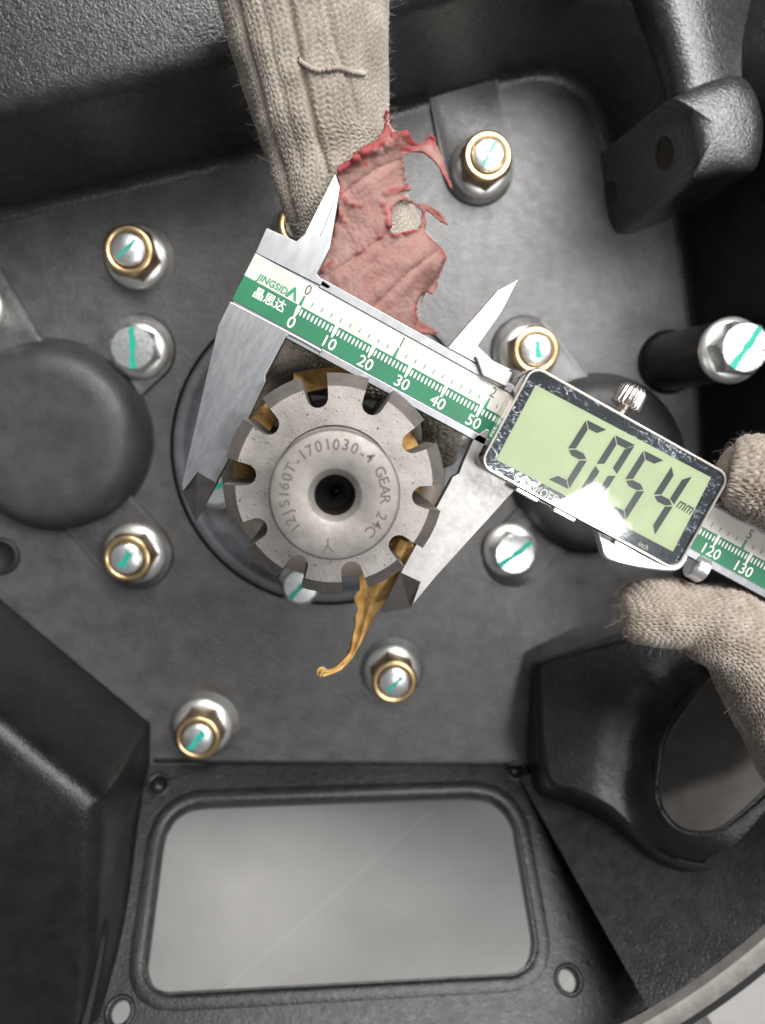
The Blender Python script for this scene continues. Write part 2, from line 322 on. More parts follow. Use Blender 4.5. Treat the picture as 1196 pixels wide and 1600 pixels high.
v, f = cdt(ko, [kh], pts)
kc = sum((Vector(q) for q in kh), Vector((0, 0))) / len(kh); kw = np.array(kh)
def kz_(x, y):
    d = np.min(np.hypot(kw[:, 0] - x, kw[:, 1] - y)); b = KL(1000, 1140); e = math.hypot(x - b[0], y - b[1])
    return 2.6 * math.exp(-(d / 7) ** 2) - 3.0 * math.exp(-((d - 11) / 6) ** 2)
part('pocket_floor', ([tuple(KW(x, y, kz_(x, y))) for x, y in v], f), M['cast'], hs, True)
sk = ko; kcen = sum((Vector(q) for q in ko), Vector((0, 0))) / len(ko)
part('pocket_skirt', loft([[tuple(KW(q[0] + (Vector(q[:2]) - kcen).normalized().x * o, q[1] + (Vector(q[:2]) - kcen).normalized().y * o, h)) for q in sk] for o, h in ((0, 0.0), (1.2, -0.25), (2.4, -1.1), (3.4, -2.8), (4.2, -6), (6.5, -14), (11, -24))]), M['cast'], hs, True)
lip = [[tuple(KW(q[0] + (Vector(q) - kc).normalized().x * o, q[1] + (Vector(q) - kc).normalized().y * o, 2.4 + dz)) for q in kh] for o, dz in ((4.0, -2.4), (3.0, -0.9), (1.8, -0.1), (0.8, -0.1), (0.1, -0.8), (0.0, -2.5), (0, -12))]
part('pocket_window_lip', loft(lip), M['cast'], hs, True)
bpv = [P(x, y, -4) for x, y in ((850, 1000), (1000, 960), (1600, 900), (1700, 1300), (1250, 1500), (960, 1330), (860, 1220))]
part('pocket_infill_plate', prism([(q.x, q.y) for q in bpv], -8, -4), M['rusty'], hs)  # brown plate added below the second window, where the lit floor showed too bright
# flared bell cone and rim
cone = [(146, 6), (154, 18), (160, 30), (167, 45), (176, 62), (183, 76), (187, 83)]
part('bell_cone', sector(cone, AX, -60, -49, 30), M['cast_rough'], hs, True)
part('bell_cone', sector(cone[4:], AX, -49.2, 25, 100), M['cast_rough'], hs, True)
part('rim_flange', sector([(187, 83), (187.8, 85.6), (189, 86.2), (193.5, 86.3), (194.3, 85.4), (194.5, 80.5), (196.2, 80.2), (202.5, 80.3), (203.2, 79.4), (203.2, 66)], AX, -72, 25, 160), M['steel_dull'], hs, False, auto=40)
part('rim_step', sector([(194.6, 80.6), (202.0, 80.6)], AX, -72, 25, 160), M['groove'], hs)
# window wall: a slab leaning outward at about 50 degrees, with a rounded window and four screw holes
pa, pb, pc = P(235, 1195, 0), P(830, 1195, 0), P(532, 1600, 60)
wn = (pb - pa).cross(pc - pa).normalized();  wn = wn if wn.z > 0 else -wn
we1 = (pb - pa).normalized(); we2 = wn.cross(we1)
def WL(px, py): q = PPL(px, py, pa, wn) - pa; return (q.dot(we1), q.dot(we2))
def WW(x, y, h): return pa + we1 * x + we2 * y + wn * h
win_px = round_poly([(260, 1257), (798, 1238), (845, 1519), (220, 1553)], [64, 70, 62, 58], 9)
win = [WL(*q) for q in win_px]
outer = [WL(*q) for q in ((215, 1190), (848, 1190), (930, 1300), (1150, 1660), (90, 1660), (165, 1450))]
hpx = [(248, 1226, 3.2), (806, 1202, 3.2), (187, 1581, 3.4), (889, 1531, 3.6)]
holes = [circle(WL(x, y), r, 20) for x, y, r in hpx]
v, f = cdt(outer, [win] + holes)
def slab(v, f, t, loops):
    V = [tuple(WW(x, y, 0)) for x, y in v]; Fs = [q if (Vector((*v[q[1]], 0)) - Vector((*v[q[0]], 0))).cross(Vector((*v[q[2]], 0)) - Vector((*v[q[0]], 0))).z > 0 else q[::-1] for q in f]
    return V, Fs
part('window_wall', slab(v, f, 6, None), M['cast'], hs)
wc = sum((Vector(q) for q in win), Vector((0, 0))) / len(win)
def off_loop(loop, o):
    out = []; n = len(loop)
    for i in range(n):
        t = (Vector(loop[(i + 1) % n]) - Vector(loop[i - 1])); t = t.normalized() if t.length > 1e-6 else Vector((1, 0)); nn = Vector((t.y, -t.x))
        if nn.dot(Vector(loop[i]) - wc) < 0: nn = -nn
        out.append(Vector(loop[i]) + nn * o)
    return out
wr = []
for o, h in ((5.5, -0.05), (4.6, 0.22), (2.4, 0.3), (1.0, 0.2), (0.3, -0.2), (0.0, -1.0), (0.0, -7.0)):
    wr.append([tuple(WW(q.x + random.uniform(-.15, .15), q.y + random.uniform(-.3, .3), h)) for q in off_loop(win, o)])
part('window_lip', loft(wr), M['cast'], hs, True)
for (x, y, r) in hpx:
    c = WL(x, y)
    rings = [[tuple(WW(c[0] + rr * math.cos(a), c[1] + rr * math.sin(a), h)) for a in np.linspace(0, 2 * math.pi, 24, endpoint=False)] for rr, h in ((r + 1.6, 0.05), (r + 1.3, 0.5), (r + 0.2, 0.45), (r, 0.1), (r, -5))]
    part('screw_hole', loft(rings, True, False, y < 1400), M['cast'], hs, True)
V60 = lambda x, y, k: (VPX + (x - VPX) * k, VPY + (y - VPY) * k)
def kz(z): return H / (H - z)
rows = []
plane_pt = lambda x, y: PPL(x, y, pa, wn)
stn = [((-220, 752, 0), None, (-900, 900, 66)), ((0, 935, 0), None, (-600, 1150, 68)), ((120, 1035, 0), None, (-420, 1250, 68)), ((190, 1093, 0), None, (-320, 1320, 68)), ((228, 1124, 0), None, (-250, 1380, 67)), ((236, 1140, 0), None, (-220, 1420, 66)), ((236, 1197, 0), None, (-180, 1480, 62)),
       (plane_pt(222, 1260), (156, 1385, 60), (-150, 1560, 56)), (plane_pt(200, 1420), (152, 1470, 60), (-120, 1640, 46)), (plane_pt(172, 1540), (132, 1580, 62), (-60, 1720, 40)), (plane_pt(130, 1680), (96, 1700, 66), (-40, 1800, 40))]
for b, t, o in stn:
    B = b if isinstance(b, Vector) else P(*b)
    Tt = P(*V60(b[0], b[1], kz(60)), 60) if t is None else P(*t)
    Oo = P(*o); dirn = (Oo - Tt); dirn.z = 0; dl = dirn.length; dirn.normalize()
    row = [tuple(B - Vector((0, 0, .3))), tuple(B + dirn * .8 + Vector((0, 0, 0.8)))]
    hgt = Tt.z - B.z; top = Tt - Vector((0, 0, 0)); s_ = min(9, hgt * .5)
    for q in (0.3, 0.55, 0.75): row.append(tuple(B.lerp(top, q) - dirn * 2 * math.sin(q * 3.14) * .3 + dirn * 0.5))
    row += [tuple(top + dirn * (s_ * (1 - math.cos(a))) + Vector((0, 0, -s_ * 0.8 + s_ * 0.8 * math.sin(a)))) for a in (0.1, 0.35, 0.65, 0.95, 1.25, 1.57)]
    for q in (0.15, 0.4, 1.0):
        w_ = top + dirn * (s_ + dl * q); w_.z = Tt.z + (Oo.z - Tt.z) * q + 1.0 * math.sin(q * 3.14); row.append(tuple(w_))
    rows.append(row)
rows2 = np.array(rows).reshape(len(rows), -1); rows2 = catmull([tuple(r_) for r_ in rows2], 70).reshape(70, -1, 3)
part('lower_wall', loft([[tuple(q) for q in r_] for r_ in rows2], closed=False), M['cast'], hs, True)
# groove line between plate and window wall
part('sill_rib', loft([[tuple(P(x, 1195 + (0 if 300 < x < 790 else -3), 0) + Vector((0, dy, dz))) for dy, dz in ((2.2, -0.1), (1.0, 0.35), (0, 0.2), (-1.2, -1.2))] for x in range(240, 835, 30)], closed=False), M['cast'], hs, True)

# domes (bore covers) and bosses
def dome(cx, cy, rpx, h, name='bore_dome'):
    c = P(cx, cy, h); r = rpx / F * (H - h)
    prof = [(r + 1.4, -0.1), (r + 0.5, 0.25), (r + 0.1, 1.0), (r - 0.3, 2.5), (r - 1.5, h * 0.55), (r - 4.0, h * 0.83), (r - 8, h * 0.97), (r - 13, h), (r * 0.4, h - 0.6), (0.2, h - 0.8)]
    part(name, lathe(prof, (c.x, c.y), 72), M['dome'], hs, True)
dome(66, 682, 149, 14)
dome(950, 728, 146, 13)
c = P(-2, 870, 2); part('plug_recess', lathe([(7.2, -0.1), (6.8, 1.0), (5.6, 1.4), (5.2, 0.9), (5.0, 0.3), (0.1, 0.25)], (c.x, c.y), 32), M['groove'], hs, True)
def pad(p0, p1, r0, r1, h=1.6):
    a, b = Vector(P(*p0, h)[:2]), Vector(P(*p1, h)[:2]); d = (b - a).normalized(); n = Vector((-d.y, d.x)); th = math.atan2(d.y, d.x)
    poly = [tuple(a + Vector((math.cos(t), math.sin(t))) * r0) for t in np.linspace(th + math.pi / 2, th + 1.5 * math.pi, 16)]
    poly += [tuple(b + Vector((math.cos(t), math.sin(t))) * r1) for t in np.linspace(th - math.pi / 2, th + math.pi / 2, 16)]
    n_ = len(poly); cen = (a + b) / 2
    rings = [[(x + (x - cen.x) / max(1, (Vector((x, y)) - cen).length) * o, y + (y - cen.y) / max(1, (Vector((x, y)) - cen).length) * o, z) for x, y in poly] for o, z in ((1.5, -0.35), (0.5, -0.05), (0.15, 0.5), (0, h - 0.4), (-0.4, h))]
    part('nut_pad', loft(rings, True, False, True), M['plate'], hs, False, auto=50)
    # shadowed root of the pad
pad((218, 545), (66, 682), 12.6, 13.5); pad((212, 866), (66, 700), 13.6, 13.5); pad((748, 262), (716, 90), 13.0, 13.0)
pad((806, 868), (940, 740), 12.4, 13.5); pad((822, 548), (930, 690), 13.0, 13.5); pad((-40, 455), (70, 640), 12.5, 12.5)
for (x, y, r) in ((613, 1045, 13.0), (320, 1133, 14.0), (217, 404, 12.8)):
    c = P(x, y, 0); part('spot_face', lathe([(r + 0.6, 0.03), (r, -0.02), (r - 0.3, 0.0), (r - 0.8, 0.35), (0.1, 0.4)], (c.x, c.y), 40), M['plate'], hs, True)
# vertical bolt post at right
c0 = P(1155, 545, 50)
part('bolt_post', lathe([(12.5, -0.1), (11.3, 0.8), (10.9, 3), (10.6, 25), (10.2, 47), (9.6, 49.2), (8.8, 50), (0.1, 50)], (c0.x, c0.y), 48), M['cast'], hs, True)
# lug with a cross hole at upper right
LZ = 62
lb = [P(x, y, 0) for x, y in ((937, 241), (942, 275), (946, 310), (955, 350), (974, 367), (1030, 350), (1085, 325), (1105, 250), (1060, 200), (990, 205))]
ltp = [P(x, y, LZ) for x, y in ((1048, 152), (1072, 178), (1083, 215), (1087, 252), (1084, 279), (1130, 271), (1184, 262), (1196, 185), (1166, 119), (1110, 125))]
lcen = sum(ltp, Vector()) / len(ltp); rings = []
def rsm(ring): return [tuple(q) for q in catmull([tuple(p) for p in ring] + [tuple(ring[0])], 61)[:-1]]
for q, z in ((-0.02, -0.1), (0.02, 1.5), (0.1, 6), (0.5, LZ * .5), (0.9, LZ - 6), (0.97, LZ - 2.0)):
    rings.append(rsm([Vector((a.x + (b.x - a.x) * q, a.y + (b.y - a.y) * q, z)) for a, b in zip(lb, ltp)]))
for q, z in ((0.04, LZ - 0.2), (0.12, LZ + 0.9), (0.35, LZ + 2.0), (0.7, LZ + 2.6), (0.99, LZ + 2.8)):
    rings.append(rsm([Vector((b.x + (lcen.x - b.x) * q, b.y + (lcen.y - b.y) * q, z)) for b in ltp]))
part('mounting_lug', loft(rings), M['cast_rough'], hs, True)
from mathutils.bvhtree import BVHTree
lugv, lugf = loft(rings); lug_bv = BVHTree.FromPolygons([Vector(q) for q in lugv], lugf); Cw = Vector((0, 0, H))
def side_hole(px, py, rad):
    d = (P(px, py, 0) - Cw).normalized(); p, nd, _, _ = lug_bv.ray_cast(Cw, d)
    if nd.dot(d) > 0: nd = -nd
    t1 = nd.cross(Vector((0, 0, 1))).normalized(); t2 = nd.cross(t1)
    rg_ = [[tuple(p + (t1 * math.cos(a) + t2 * math.sin(a)) * r + nd * h) for a in np.linspace(0, 2 * math.pi, 24, endpoint=False)] for r, h in ((rad + 1.0, -0.3), (rad + .8, 0.25), (rad + .1, 0.3), (rad, 0.2), (rad * 0.8, 0.12), (0.1, 0.1))]
    part('cross_hole', loft(rg_[:4]), M['cast'], hs, True); part('hole_shade_disc', loft(rg_[3:]), M['hole_dark'], hs, True)  # flat dark disc painted to stand for the hole's shaded inside
side_hole(1038, 240, 4.2); side_hole(955, 300, 3.0)
rings = []
for a, b, c, d, e in (((960, -60), (1000, -60), (1060, -60), (1105, -60), (1140, -60)), ((985, 0), (1012, 0), (1068, -2), (1110, -4), (1150, -4)), ((1008, 60), (1030, 60), (1080, 56), (1120, 52), (1160, 50)), ((1030, 120), (1046, 118), (1090, 110), (1130, 104), (1165, 102)), ((1040, 160), (1050, 150), (1095, 135), (1135, 130), (1170, 128))):
    e = (e[0] + 50, e[1]); rings.append([tuple(q) for q in (P(*a, 20), P(*a, 46), P(*b, 56), P((b[0] + c[0]) / 2, (b[1] + c[1]) / 2, 59), P(*c, 60), P(*d, 58), P(*e, 46), P(*e, 20))])
rr_ = catmull([tuple(np.array(r_).reshape(-1)) for r_ in rings], 30).reshape(30, -1, 3)
part('lug_rib', loft([[tuple(q) for q in r_] for r_ in rr_], closed=False), M['cast_rough'], hs, True)

# bearing cover with its bolts
cov = part('bearing_cover', lathe([(CR - 1.3, -5), (CR - 1.3, 0.4), (CR - 1.8, 1.2), (CR - 2.6, 1.5), (CR - 4.6, 1.5), (CR - 5.6, 1.1), (CR - 6.5, -0.6), (CR - 9, -1.6), (40, -1.2), (37, 0), (36.8, 3), (30, 3)], CCX, 110), M['cover'], hs, True)
cm = P(365, 862, 0); ca = math.radians(-52)
def stad(lx, ly, z): return (cm.x + lx * math.cos(ca) - ly * math.sin(ca), cm.y + lx * math.sin(ca) + ly * math.cos(ca), z)
so_ = rrect(-7.5, 7.5, -3.2, 3.2, 2.2, 5); si_ = rrect(-6.8, 6.8, -2.5, 2.5, 1.7, 5)
part('cast_mark', loft([[stad(x, y, -1.6) for x, y in so_], [stad(x, y, -0.4) for x, y in so_], [stad(x, y, -0.4) for x, y in si_], [stad(x, y, -1.6) for x, y in si_]]), M['cover'], cov)
V_, F_ = [], []
for k, (lx, wd) in enumerate(((-5.2, 0.5), (-3.6, 0.5), (-1.8, 1.1), (0.6, 1.1), (2.8, 0.6), (4.8, 0.9))):
    bx_ = box(lx - wd / 2, lx + wd / 2, -1.7, 1.7, 0, 1); V_, F_ = merge((V_, F_), ([stad(a, b, -1.6 + 1.0 * c) for a, b, c in bx_[0]], bx_[1]))
part('cast_letters', (V_, F_), M['cover'], cov)
part('quill_sleeve', lathe([(37.5, -1), (36.4, 3), (36.0, 20), (35.6, 47), (35.2, 48.6), (34.2, 49.4), (27, 49.6), (26, 48.5), (25.9, 30)], AX, 80), M['sleeve'], hs, True)

# ---- nuts and bolts (shared meshes)
def hexr(r, z, n=6, a0=0): return [(r * math.cos(a0 + 2 * math.pi * i / n), r * math.sin(a0 + 2 * math.pi * i / n), z) for i in range(n)]
def hex_prof(rc, z0, z1, nseg=8):
    rings = []
    af = rc * math.cos(math.pi / 6)
    def ring(lim, z):
        out = []
        for i in range(48):
            a = 2 * math.pi * i / 48; s = (a + math.pi / 6) % (math.pi / 3) - math.pi / 6; r = min(af / math.cos(s), lim); out.append((r * math.cos(a), r * math.sin(a), z))
        return out
    return [ring(99, z0), ring(99, z1 - 1.1), ring(af + 0.45, z1 - 0.45), ring(af * 0.99, z1)]
ME = {}
v, f = lathe([(11.2, 0), (11.3, 0.9), (10.9, 1.5), (8.6, 2.6), (5, 3.0)], n=48); ME['flange'] = mesh('nut_flange', v, f, M['zinc_gray'], True)
rg = hex_prof(9.3, 2.0, 10.6) + [[(8.5 * math.cos(2 * math.pi * i / 48), 8.5 * math.sin(2 * math.pi * i / 48), 10.8) for i in range(48)]]
v, f = loft(rg); ME['hexnut'] = mesh('flange_nut', v, f, M['hex']); ME['hexnut'].shade_smooth(); ME['hexnut'].set_sharp_from_angle(angle=math.radians(25))
v, f = lathe([(8.6, 10.2), (8.75, 11.2), (8.5, 12.0), (7.9, 12.45), (7.0, 12.5), (6.3, 12.2), (5.9, 11.4), (5.8, 9.0)], n=48); ME['collar'] = mesh('collar', v, f, M['gold'], True)
pr = [(5.6, 8.5), (5.6, 12.3)]
for k in range(3): pr += [(5.55, 12.3 + k * .3), (5.25, 12.45 + k * .3)]
pr += [(5.5, 13.2), (5.3, 13.8), (4.6, 14.2), (0.05, 14.25)]
v, f = lathe(pr, n=40); ME['stud'] = mesh('stud', v, f, M['zinc'], True); ME['stud'].set_sharp_from_angle(angle=math.radians(40))
def dab(L, w, z, seed):
    r_ = random.Random(seed); n = 9; V = []
    for i in range(n):
        t = i / (n - 1) - 0.5; ww = w * (0.75 + 0.5 * r_.random()) * (1.15 if i in (0, n - 1) else 1); o = r_.uniform(-.15, .15) * w
        V += [(t * L, o - ww / 2, z), (t * L, o + ww / 2, z)]
    V2 = V + [(x, y, z + 0.12) for x, y, z in V]; N2 = len(V); Fq = []
    for i in range(n - 1): Fq += [(2 * i, 2 * i + 2, 2 * i + 3, 2 * i + 1)[::-1], (N2 + 2 * i, N2 + 2 * i + 2, N2 + 2 * i + 3, N2 + 2 * i + 1)]
    for i in range(n - 1): Fq += [(2 * i, N2 + 2 * i, N2 + 2 * i + 2, 2 * i + 2), (2 * i + 1, 2 * i + 3, N2 + 2 * i + 3, N2 + 2 * i + 1)]
    return V2, Fq
v, f = dab(8.6, 2.0, 14.2, 3); ME['dab'] = [mesh('paint_mark', *dab(L_, w_, 14.2, q_), M['paint_green']) for L_, w_, q_ in ((8.6, 2.0, 3), (7.4, 1.5, 11), (6.2, 2.3, 23), (9.0, 1.3, 31))]
v, f = lathe([(10.4, 0), (10.5, 1.0), (10.1, 1.6), (8.4, 2.4), (5, 2.8)], n=48); ME['bflange'] = mesh('bolt_flange', v, f, M['zinc_gray'], True)
rg = hex_prof(8.7, 2.0, 9.4) + [[(r * math.cos(2 * math.pi * i / 48), r * math.sin(2 * math.pi * i / 48), z) for i in range(48)] for r, z in ((7.2, 9.55), (3.5, 9.75), (0.05, 9.8))]
v, f = loft(rg); ME['hexbolt'] = mesh('hex_bolt', v, f, M['zinc']); ME['hexbolt'].shade_smooth(); ME['hexbolt'].set_sharp_from_angle(angle=math.radians(25))
v, f = dab(14.6, 1.9, 9.68, 5); ME['bdab'] = mesh('paint_mark', v, f, M['paint_green'])
def put(name, me, parent, loc=(0, 0, 0), rz=0, s=1.0):
    o = link(name, me, parent); o.location = Vector(loc) * MM; o.rotation_euler = (0, 0, rz); o.scale = (s, s, s); return o
def nut(px, py, z, rz, mark, label=None, zp=13.8):
    p = P(px, py, zp); b = put('flange_nut', ME['hexnut'], hs, (p.x, p.y, z), rz)
    put('flange', ME['flange'], b); put('collar', ME['collar'], b); put('stud', ME['stud'], b)
    if mark is not None: put('paint_mark', ME['dab'][int(px) % 4], b, (0, 0, 0), mark - rz)
    if label: b['label'] = label
    return b
def bolt(px, py, z, rz, mark, label=None, s=1.0, parent=None):
    p = P(px, py, z + 9.8 * s); b = put('hex_bolt', ME['hexbolt'], parent or hs, (p.x, p.y, z), rz, s)
    if parent is None: put('flange', ME['bflange'], b)
    if mark is not None and parent is None: put('paint_mark', ME['bdab'], b, (0, 0, 0), mark - rz)
    if label: b['label'] = label
    return b
D = math.radians
nut(199, 389, 0.4, 0.3, D(42), 'gold collared flange nut at the upper left of the plate')
nut(763, 243, 1.6, 0.15, D(62), 'brightest gold collared flange nut, in the top right corner of the plate')
nut(198, 873, 1.6, 0.5, D(58), 'gold collared flange nut under the left bore dome')
nut(617, 1068, 0.4, 0.2, D(47), 'gold collared flange nut below the torn amber tail')
nut(308, 1156, 0.4, 0.4, D(50), 'gold collared flange nut above the corner of the window')
nut(838, 547, 1.6, 0.1, D(95), 'pale gold flange nut behind the slider jaw')
nut(472, 350, 0.4, 0.1, D(30), 'flange nut half hidden behind the knitted glove')
bolt(207, 543, 1.6, 0.2, D(92), 'plain zinc flange bolt at upper right of the left dome')
bolt(806, 866, 1.6, 0.25, D(38), 'plain zinc flange bolt below the slider jaw')
bolt(1167, 543, 50.0, 0.4, D(57), 'zinc flange bolt on top of the black post')
bolt(-61, 474, 1.6, 0.1, D(60), 'zinc bolt cut by the left edge')
for (x, y, a) in ((470, 917, 50), (337, 762, 30), (716, 662, 20)):
    b = bolt(x, y, -1.4, 0.2, D(a), None, 0.85)

# ================================================================== INPUT SHAFT
sf = thing('input_shaft', 'ten spline steel input shaft end with stamped pilot standing in the middle', 'shaft', (AX[0], AX[1], 0))
ZF = 116.0; NT = 10; ROD = 25.27; RFA = 22.1
up_rot = math.radians(90 - 7.4)                    # a tooth centre points here
def spline_ring(rout, z, rin=0.0):
    out = []
    for k in range(NT):
        th = up_rot + math.pi / NT + 2 * math.pi * k / NT     # gap centre
        hw = lambda r: 2.4 + (r - 19.6) * 0.12
        loc = [(-hw(rout), math.sqrt(rout ** 2 - hw(rout) ** 2))]
        loc += [(-hw(r) , r) for r in (20.7,)]
        loc += [(2.4 * math.cos(a), 20.0 + 2.4 * math.sin(a)) for a in np.linspace(math.pi, 2 * math.pi, 9)]
        loc += [(hw(20.7), 20.7)]
        loc += [(hw(rout), math.sqrt(rout ** 2 - hw(rout) ** 2))]
        # local (t, r): t along clockwise -> world
        for t, r in loc[::-1]:
            out.append((AX[0] + r * math.cos(th) + t * math.sin(th), AX[1] + r * math.sin(th) - t * math.cos(th), z))
        a1 = th + math.asin(hw(rout) / rout); a2 = th + 2 * math.pi / NT - math.asin(hw(rout) / rout)
        for q in range(1, 6):
            a = a1 + (a2 - a1) * q / 6; out.append((AX[0] + rout * math.cos(a), AX[1] + rout * math.sin(a), z))
    return out
def fix_order(r):  # consistent winding by local build: flank points near gap start
    return r
r0, r1, r2, r3 = spline_ring(RFA, ZF), spline_ring(RFA + 0.15, ZF - 0.12), spline_ring(ROD, ZF - 3.4), spline_ring(ROD, 52)
part('spline_teeth', loft([r3, r2]), M['steel_dull'], sf)
o = part('tooth_chamfer', loft([r2, r1]), M['chamfer'], sf)
nR = len(r0); inn = [(AX[0] + 13.6 * math.cos(math.atan2(p[1] - AX[1], p[0] - AX[0])), AX[1] + 13.6 * math.sin(math.atan2(p[1] - AX[1], p[0] - AX[0])), ZF) for p in r0]
inn2 = [(x + (AX[0] - x) * 0.02, y + (AX[1] - y) * 0.02, ZF - 0.5) for x, y, z in inn]
part('end_face', loft([r1, r0, inn, inn2]), M['steel'], sf)
part('journal', lathe([(22, 0), (22, 52.1), (18, 53)], AX, 48), M['steel_dull'], sf, True)
ZT = 140.0; PR = 12.75
pil = part('pilot_stub', lathe([(13.5, ZF - 0.6), (12.5, ZF - 0.6), (12.5, ZF + 1.5), (PR, ZF + 2.2), (PR, ZT - 1.0), (PR - 0.35, ZT - 0.25), (PR - 0.8, ZT), (5.35, ZT), (5.1, ZT - 0.15), (4.0, ZT - 1.5)], AX, 96), M['steel_dull'], sf, False, auto=35)
part('centre_hole', lathe([(4.0, ZT - 1.5), (3.6, ZT - 2.2), (3.3, ZT - 8.5), (1.1, ZT - 11), (0.9, ZT - 15), (0.05, ZT - 15.3)], AX, 64), M['bore'], pil, False, auto=30)
FONT = None
def text_mesh(s, size, shear=0.0, bold=0.0):
    cu = bpy.data.curves.new('txt', 'FONT'); cu.body = s; cu.size = size; cu.shear = shear; cu.offset = bold; cu.align_x = 'CENTER'; cu.align_y = 'CENTER'; cu.resolution_u = 3; cu.fill_mode = 'FRONT'
    o = bpy.data.objects.new('txt', cu); COL.objects.link(o); bpy.context.view_layer.update()
    dg = bpy.context.evaluated_depsgraph_get(); me = bpy.data.meshes.new_from_object(o.evaluated_get(dg))
    v = [tuple(q.co) for q in me.vertices]; f = [tuple(p.vertices) for p in me.polygons]
    bpy.data.objects.remove(o); bpy.data.curves.remove(cu); bpy.data.meshes.remove(me)
    return v, f
V_, F_ = [], []
stamp = '12JS160T-1701030-4 GEAR 24C'; a = 219.0; RT = 9.75
for k, ch in enumerate(stamp):
    if ch != ' ':
        v, f = text_mesh(ch, 3.1, 0, 0.03)
        th = math.radians(a); rt = th - math.pi / 2
        zz = ZT + 0.03
        jx = random.uniform(-.15, .15); rt += random.uniform(-.08, .08)
        V_, F_ = merge((V_, F_), ([(AX[0] + (RT + jx) * math.cos(th) + (x * math.cos(rt) - y * math.sin(rt)) * 0.92, AX[1] + (RT + jx) * math.sin(th) + (x * math.sin(rt) + y * math.cos(rt)), zz) for x, y, z in v], f))
    a -= 9.2 if ch in '1 -' else 10.6
part('stamped_lettering', (V_, F_), M['stamp'], pil)
def stroke(pts, w, z):
    V, Fq = [], []
    for i, p in enumerate(pts):
        a_ = Vector(pts[max(i - 1, 0)]); b_ = Vector(pts[min(i + 1, len(pts) - 1)]); t = (b_ - a_).normalized(); n = Vector((-t.y, t.x)) * w / 2
        V += [(p[0] - n.x, p[1] - n.y, z), (p[0] + n.x, p[1] + n.y, z)]
        if i: Fq.append((2 * i - 2, 2 * i, 2 * i + 1, 2 * i - 1)[::-1])
    return V, Fq
part('stamped_mark', merge(stroke([(AX[0] - 1.4, AX[1] - 8.3), (AX[0] - 1.5, AX[1] - 9.6), (AX[0] - 2.4, AX[1] - 11.2)], 0.25, ZT + 0.03), stroke([(AX[0] - 1.5, AX[1] - 9.6), (AX[0] - 0.5, AX[1] - 11.0)], 0.25, ZT + 0.03)), M['stamp'], pil)

# ================================================================== TORN AMBER STRIP
am = thing('amber_tape', 'torn amber yellow tape wrapped round the splines with a ragged tail hanging down', 'tape', (AX[0], AX[1], 80))
rings = []; n = 120
for i in range(n + 1):
    th = math.radians(-75 + (290) * i / n); th2 = math.pi * 2 * i / n
    nz_ = lambda s: noise.noise(Vector((math.cos(th) * s, math.sin(th) * s, s)))
    ro = 25.9 + 1.0 * nz_(3.1) + (2.6 if 70 < math.degrees(th) % 360 < 112 else 0); zc = 92 + 5 * nz_(2.2) + 1.5 * nz_(9)
    rings.append([(AX[0] + r * math.cos(th), AX[1] + r * math.sin(th), zc + dz) for r, dz in ((17.8 + 1.0 * nz_(5), 1.8 + 2 * nz_(7)), (20.5, 0.3 + 2.2 * nz_(12)), (23, -1.2 + 1.5 * nz_(6)), (ro, -2.5), (ro + 0.2, -7 + nz_(8)))])
Vt, Ft = loft(rings, closed=False)
def keep(fc):
    a = math.degrees(math.atan2(sum(Vt[i][1] for i in fc) / 4 - AX[1], sum(Vt[i][0] for i in fc) / 4 - AX[0])) % 360; r_ = math.hypot(sum(Vt[i][0] for i in fc) / 4 - AX[0], sum(Vt[i][1] for i in fc) / 4 - AX[1])
    return (70 < a < 118 and r_ > 22.5) or (128 < a < 158 and r_ > 19.5) or (166 < a < 192 and r_ > 20) or (18 < a < 40 and r_ < 22) or (300 < a < 345) or (350 < a < 360 and r_ < 22)
o = part('tape_wrap', (Vt, [q for q in Ft if keep(q)]), M['amber'], am, True); o.modifiers.new('thick', 'SOLIDIFY').thickness = 0.25 * MM
tail = [(632, 845, 100, 17), (618, 875, 98, 24), (598, 905, 95, 32), (580, 935, 92, 24), (569, 965, 90, 14), (560, 995, 88, 10), (550, 1020, 87, 6), (533, 1040, 87, 6), (514, 1050, 88, 5), (504, 1050, 89, 8), (500, 1057, 89, 3)]
T = catmull(tail, 70); V_, F_ = [], []
for i, (x, y, z, w_) in enumerate(T):
    a_, b_ = T[max(i - 1, 0)], T[min(i + 1, len(T) - 1)]; t = Vector((b_[0] - a_[0], b_[1] - a_[1])).normalized(); nx = Vector((-t.y, t.x))
    for k in range(9):
        s = k / 4 - 1; rag = (1 + 0.35 * noise.noise(Vector((i * 0.33, s * 3, 2)))) if abs(s) == 1 else 1
        p = P(x + nx.x * w_ * s * rag, y + nx.y * w_ * s * rag, z + 1.3 * math.sin(s * 5 + i * 0.12) * min(1, w_ / 12) + 0.8 * noise.noise(Vector((i * .2, s * 2, 7))) - abs(s) ** 2 * 1.2)
        V_.append(tuple(p))
    if i: F_ += [((i - 1) * 9 + k, (i - 1) * 9 + k + 1, i * 9 + k + 1, i * 9 + k) for k in range(8)]
o = part('tape_tail', (V_, F_), M['amber'], am, True); o.modifiers.new('thick', 'SOLIDIFY').thickness = 0.2 * MM

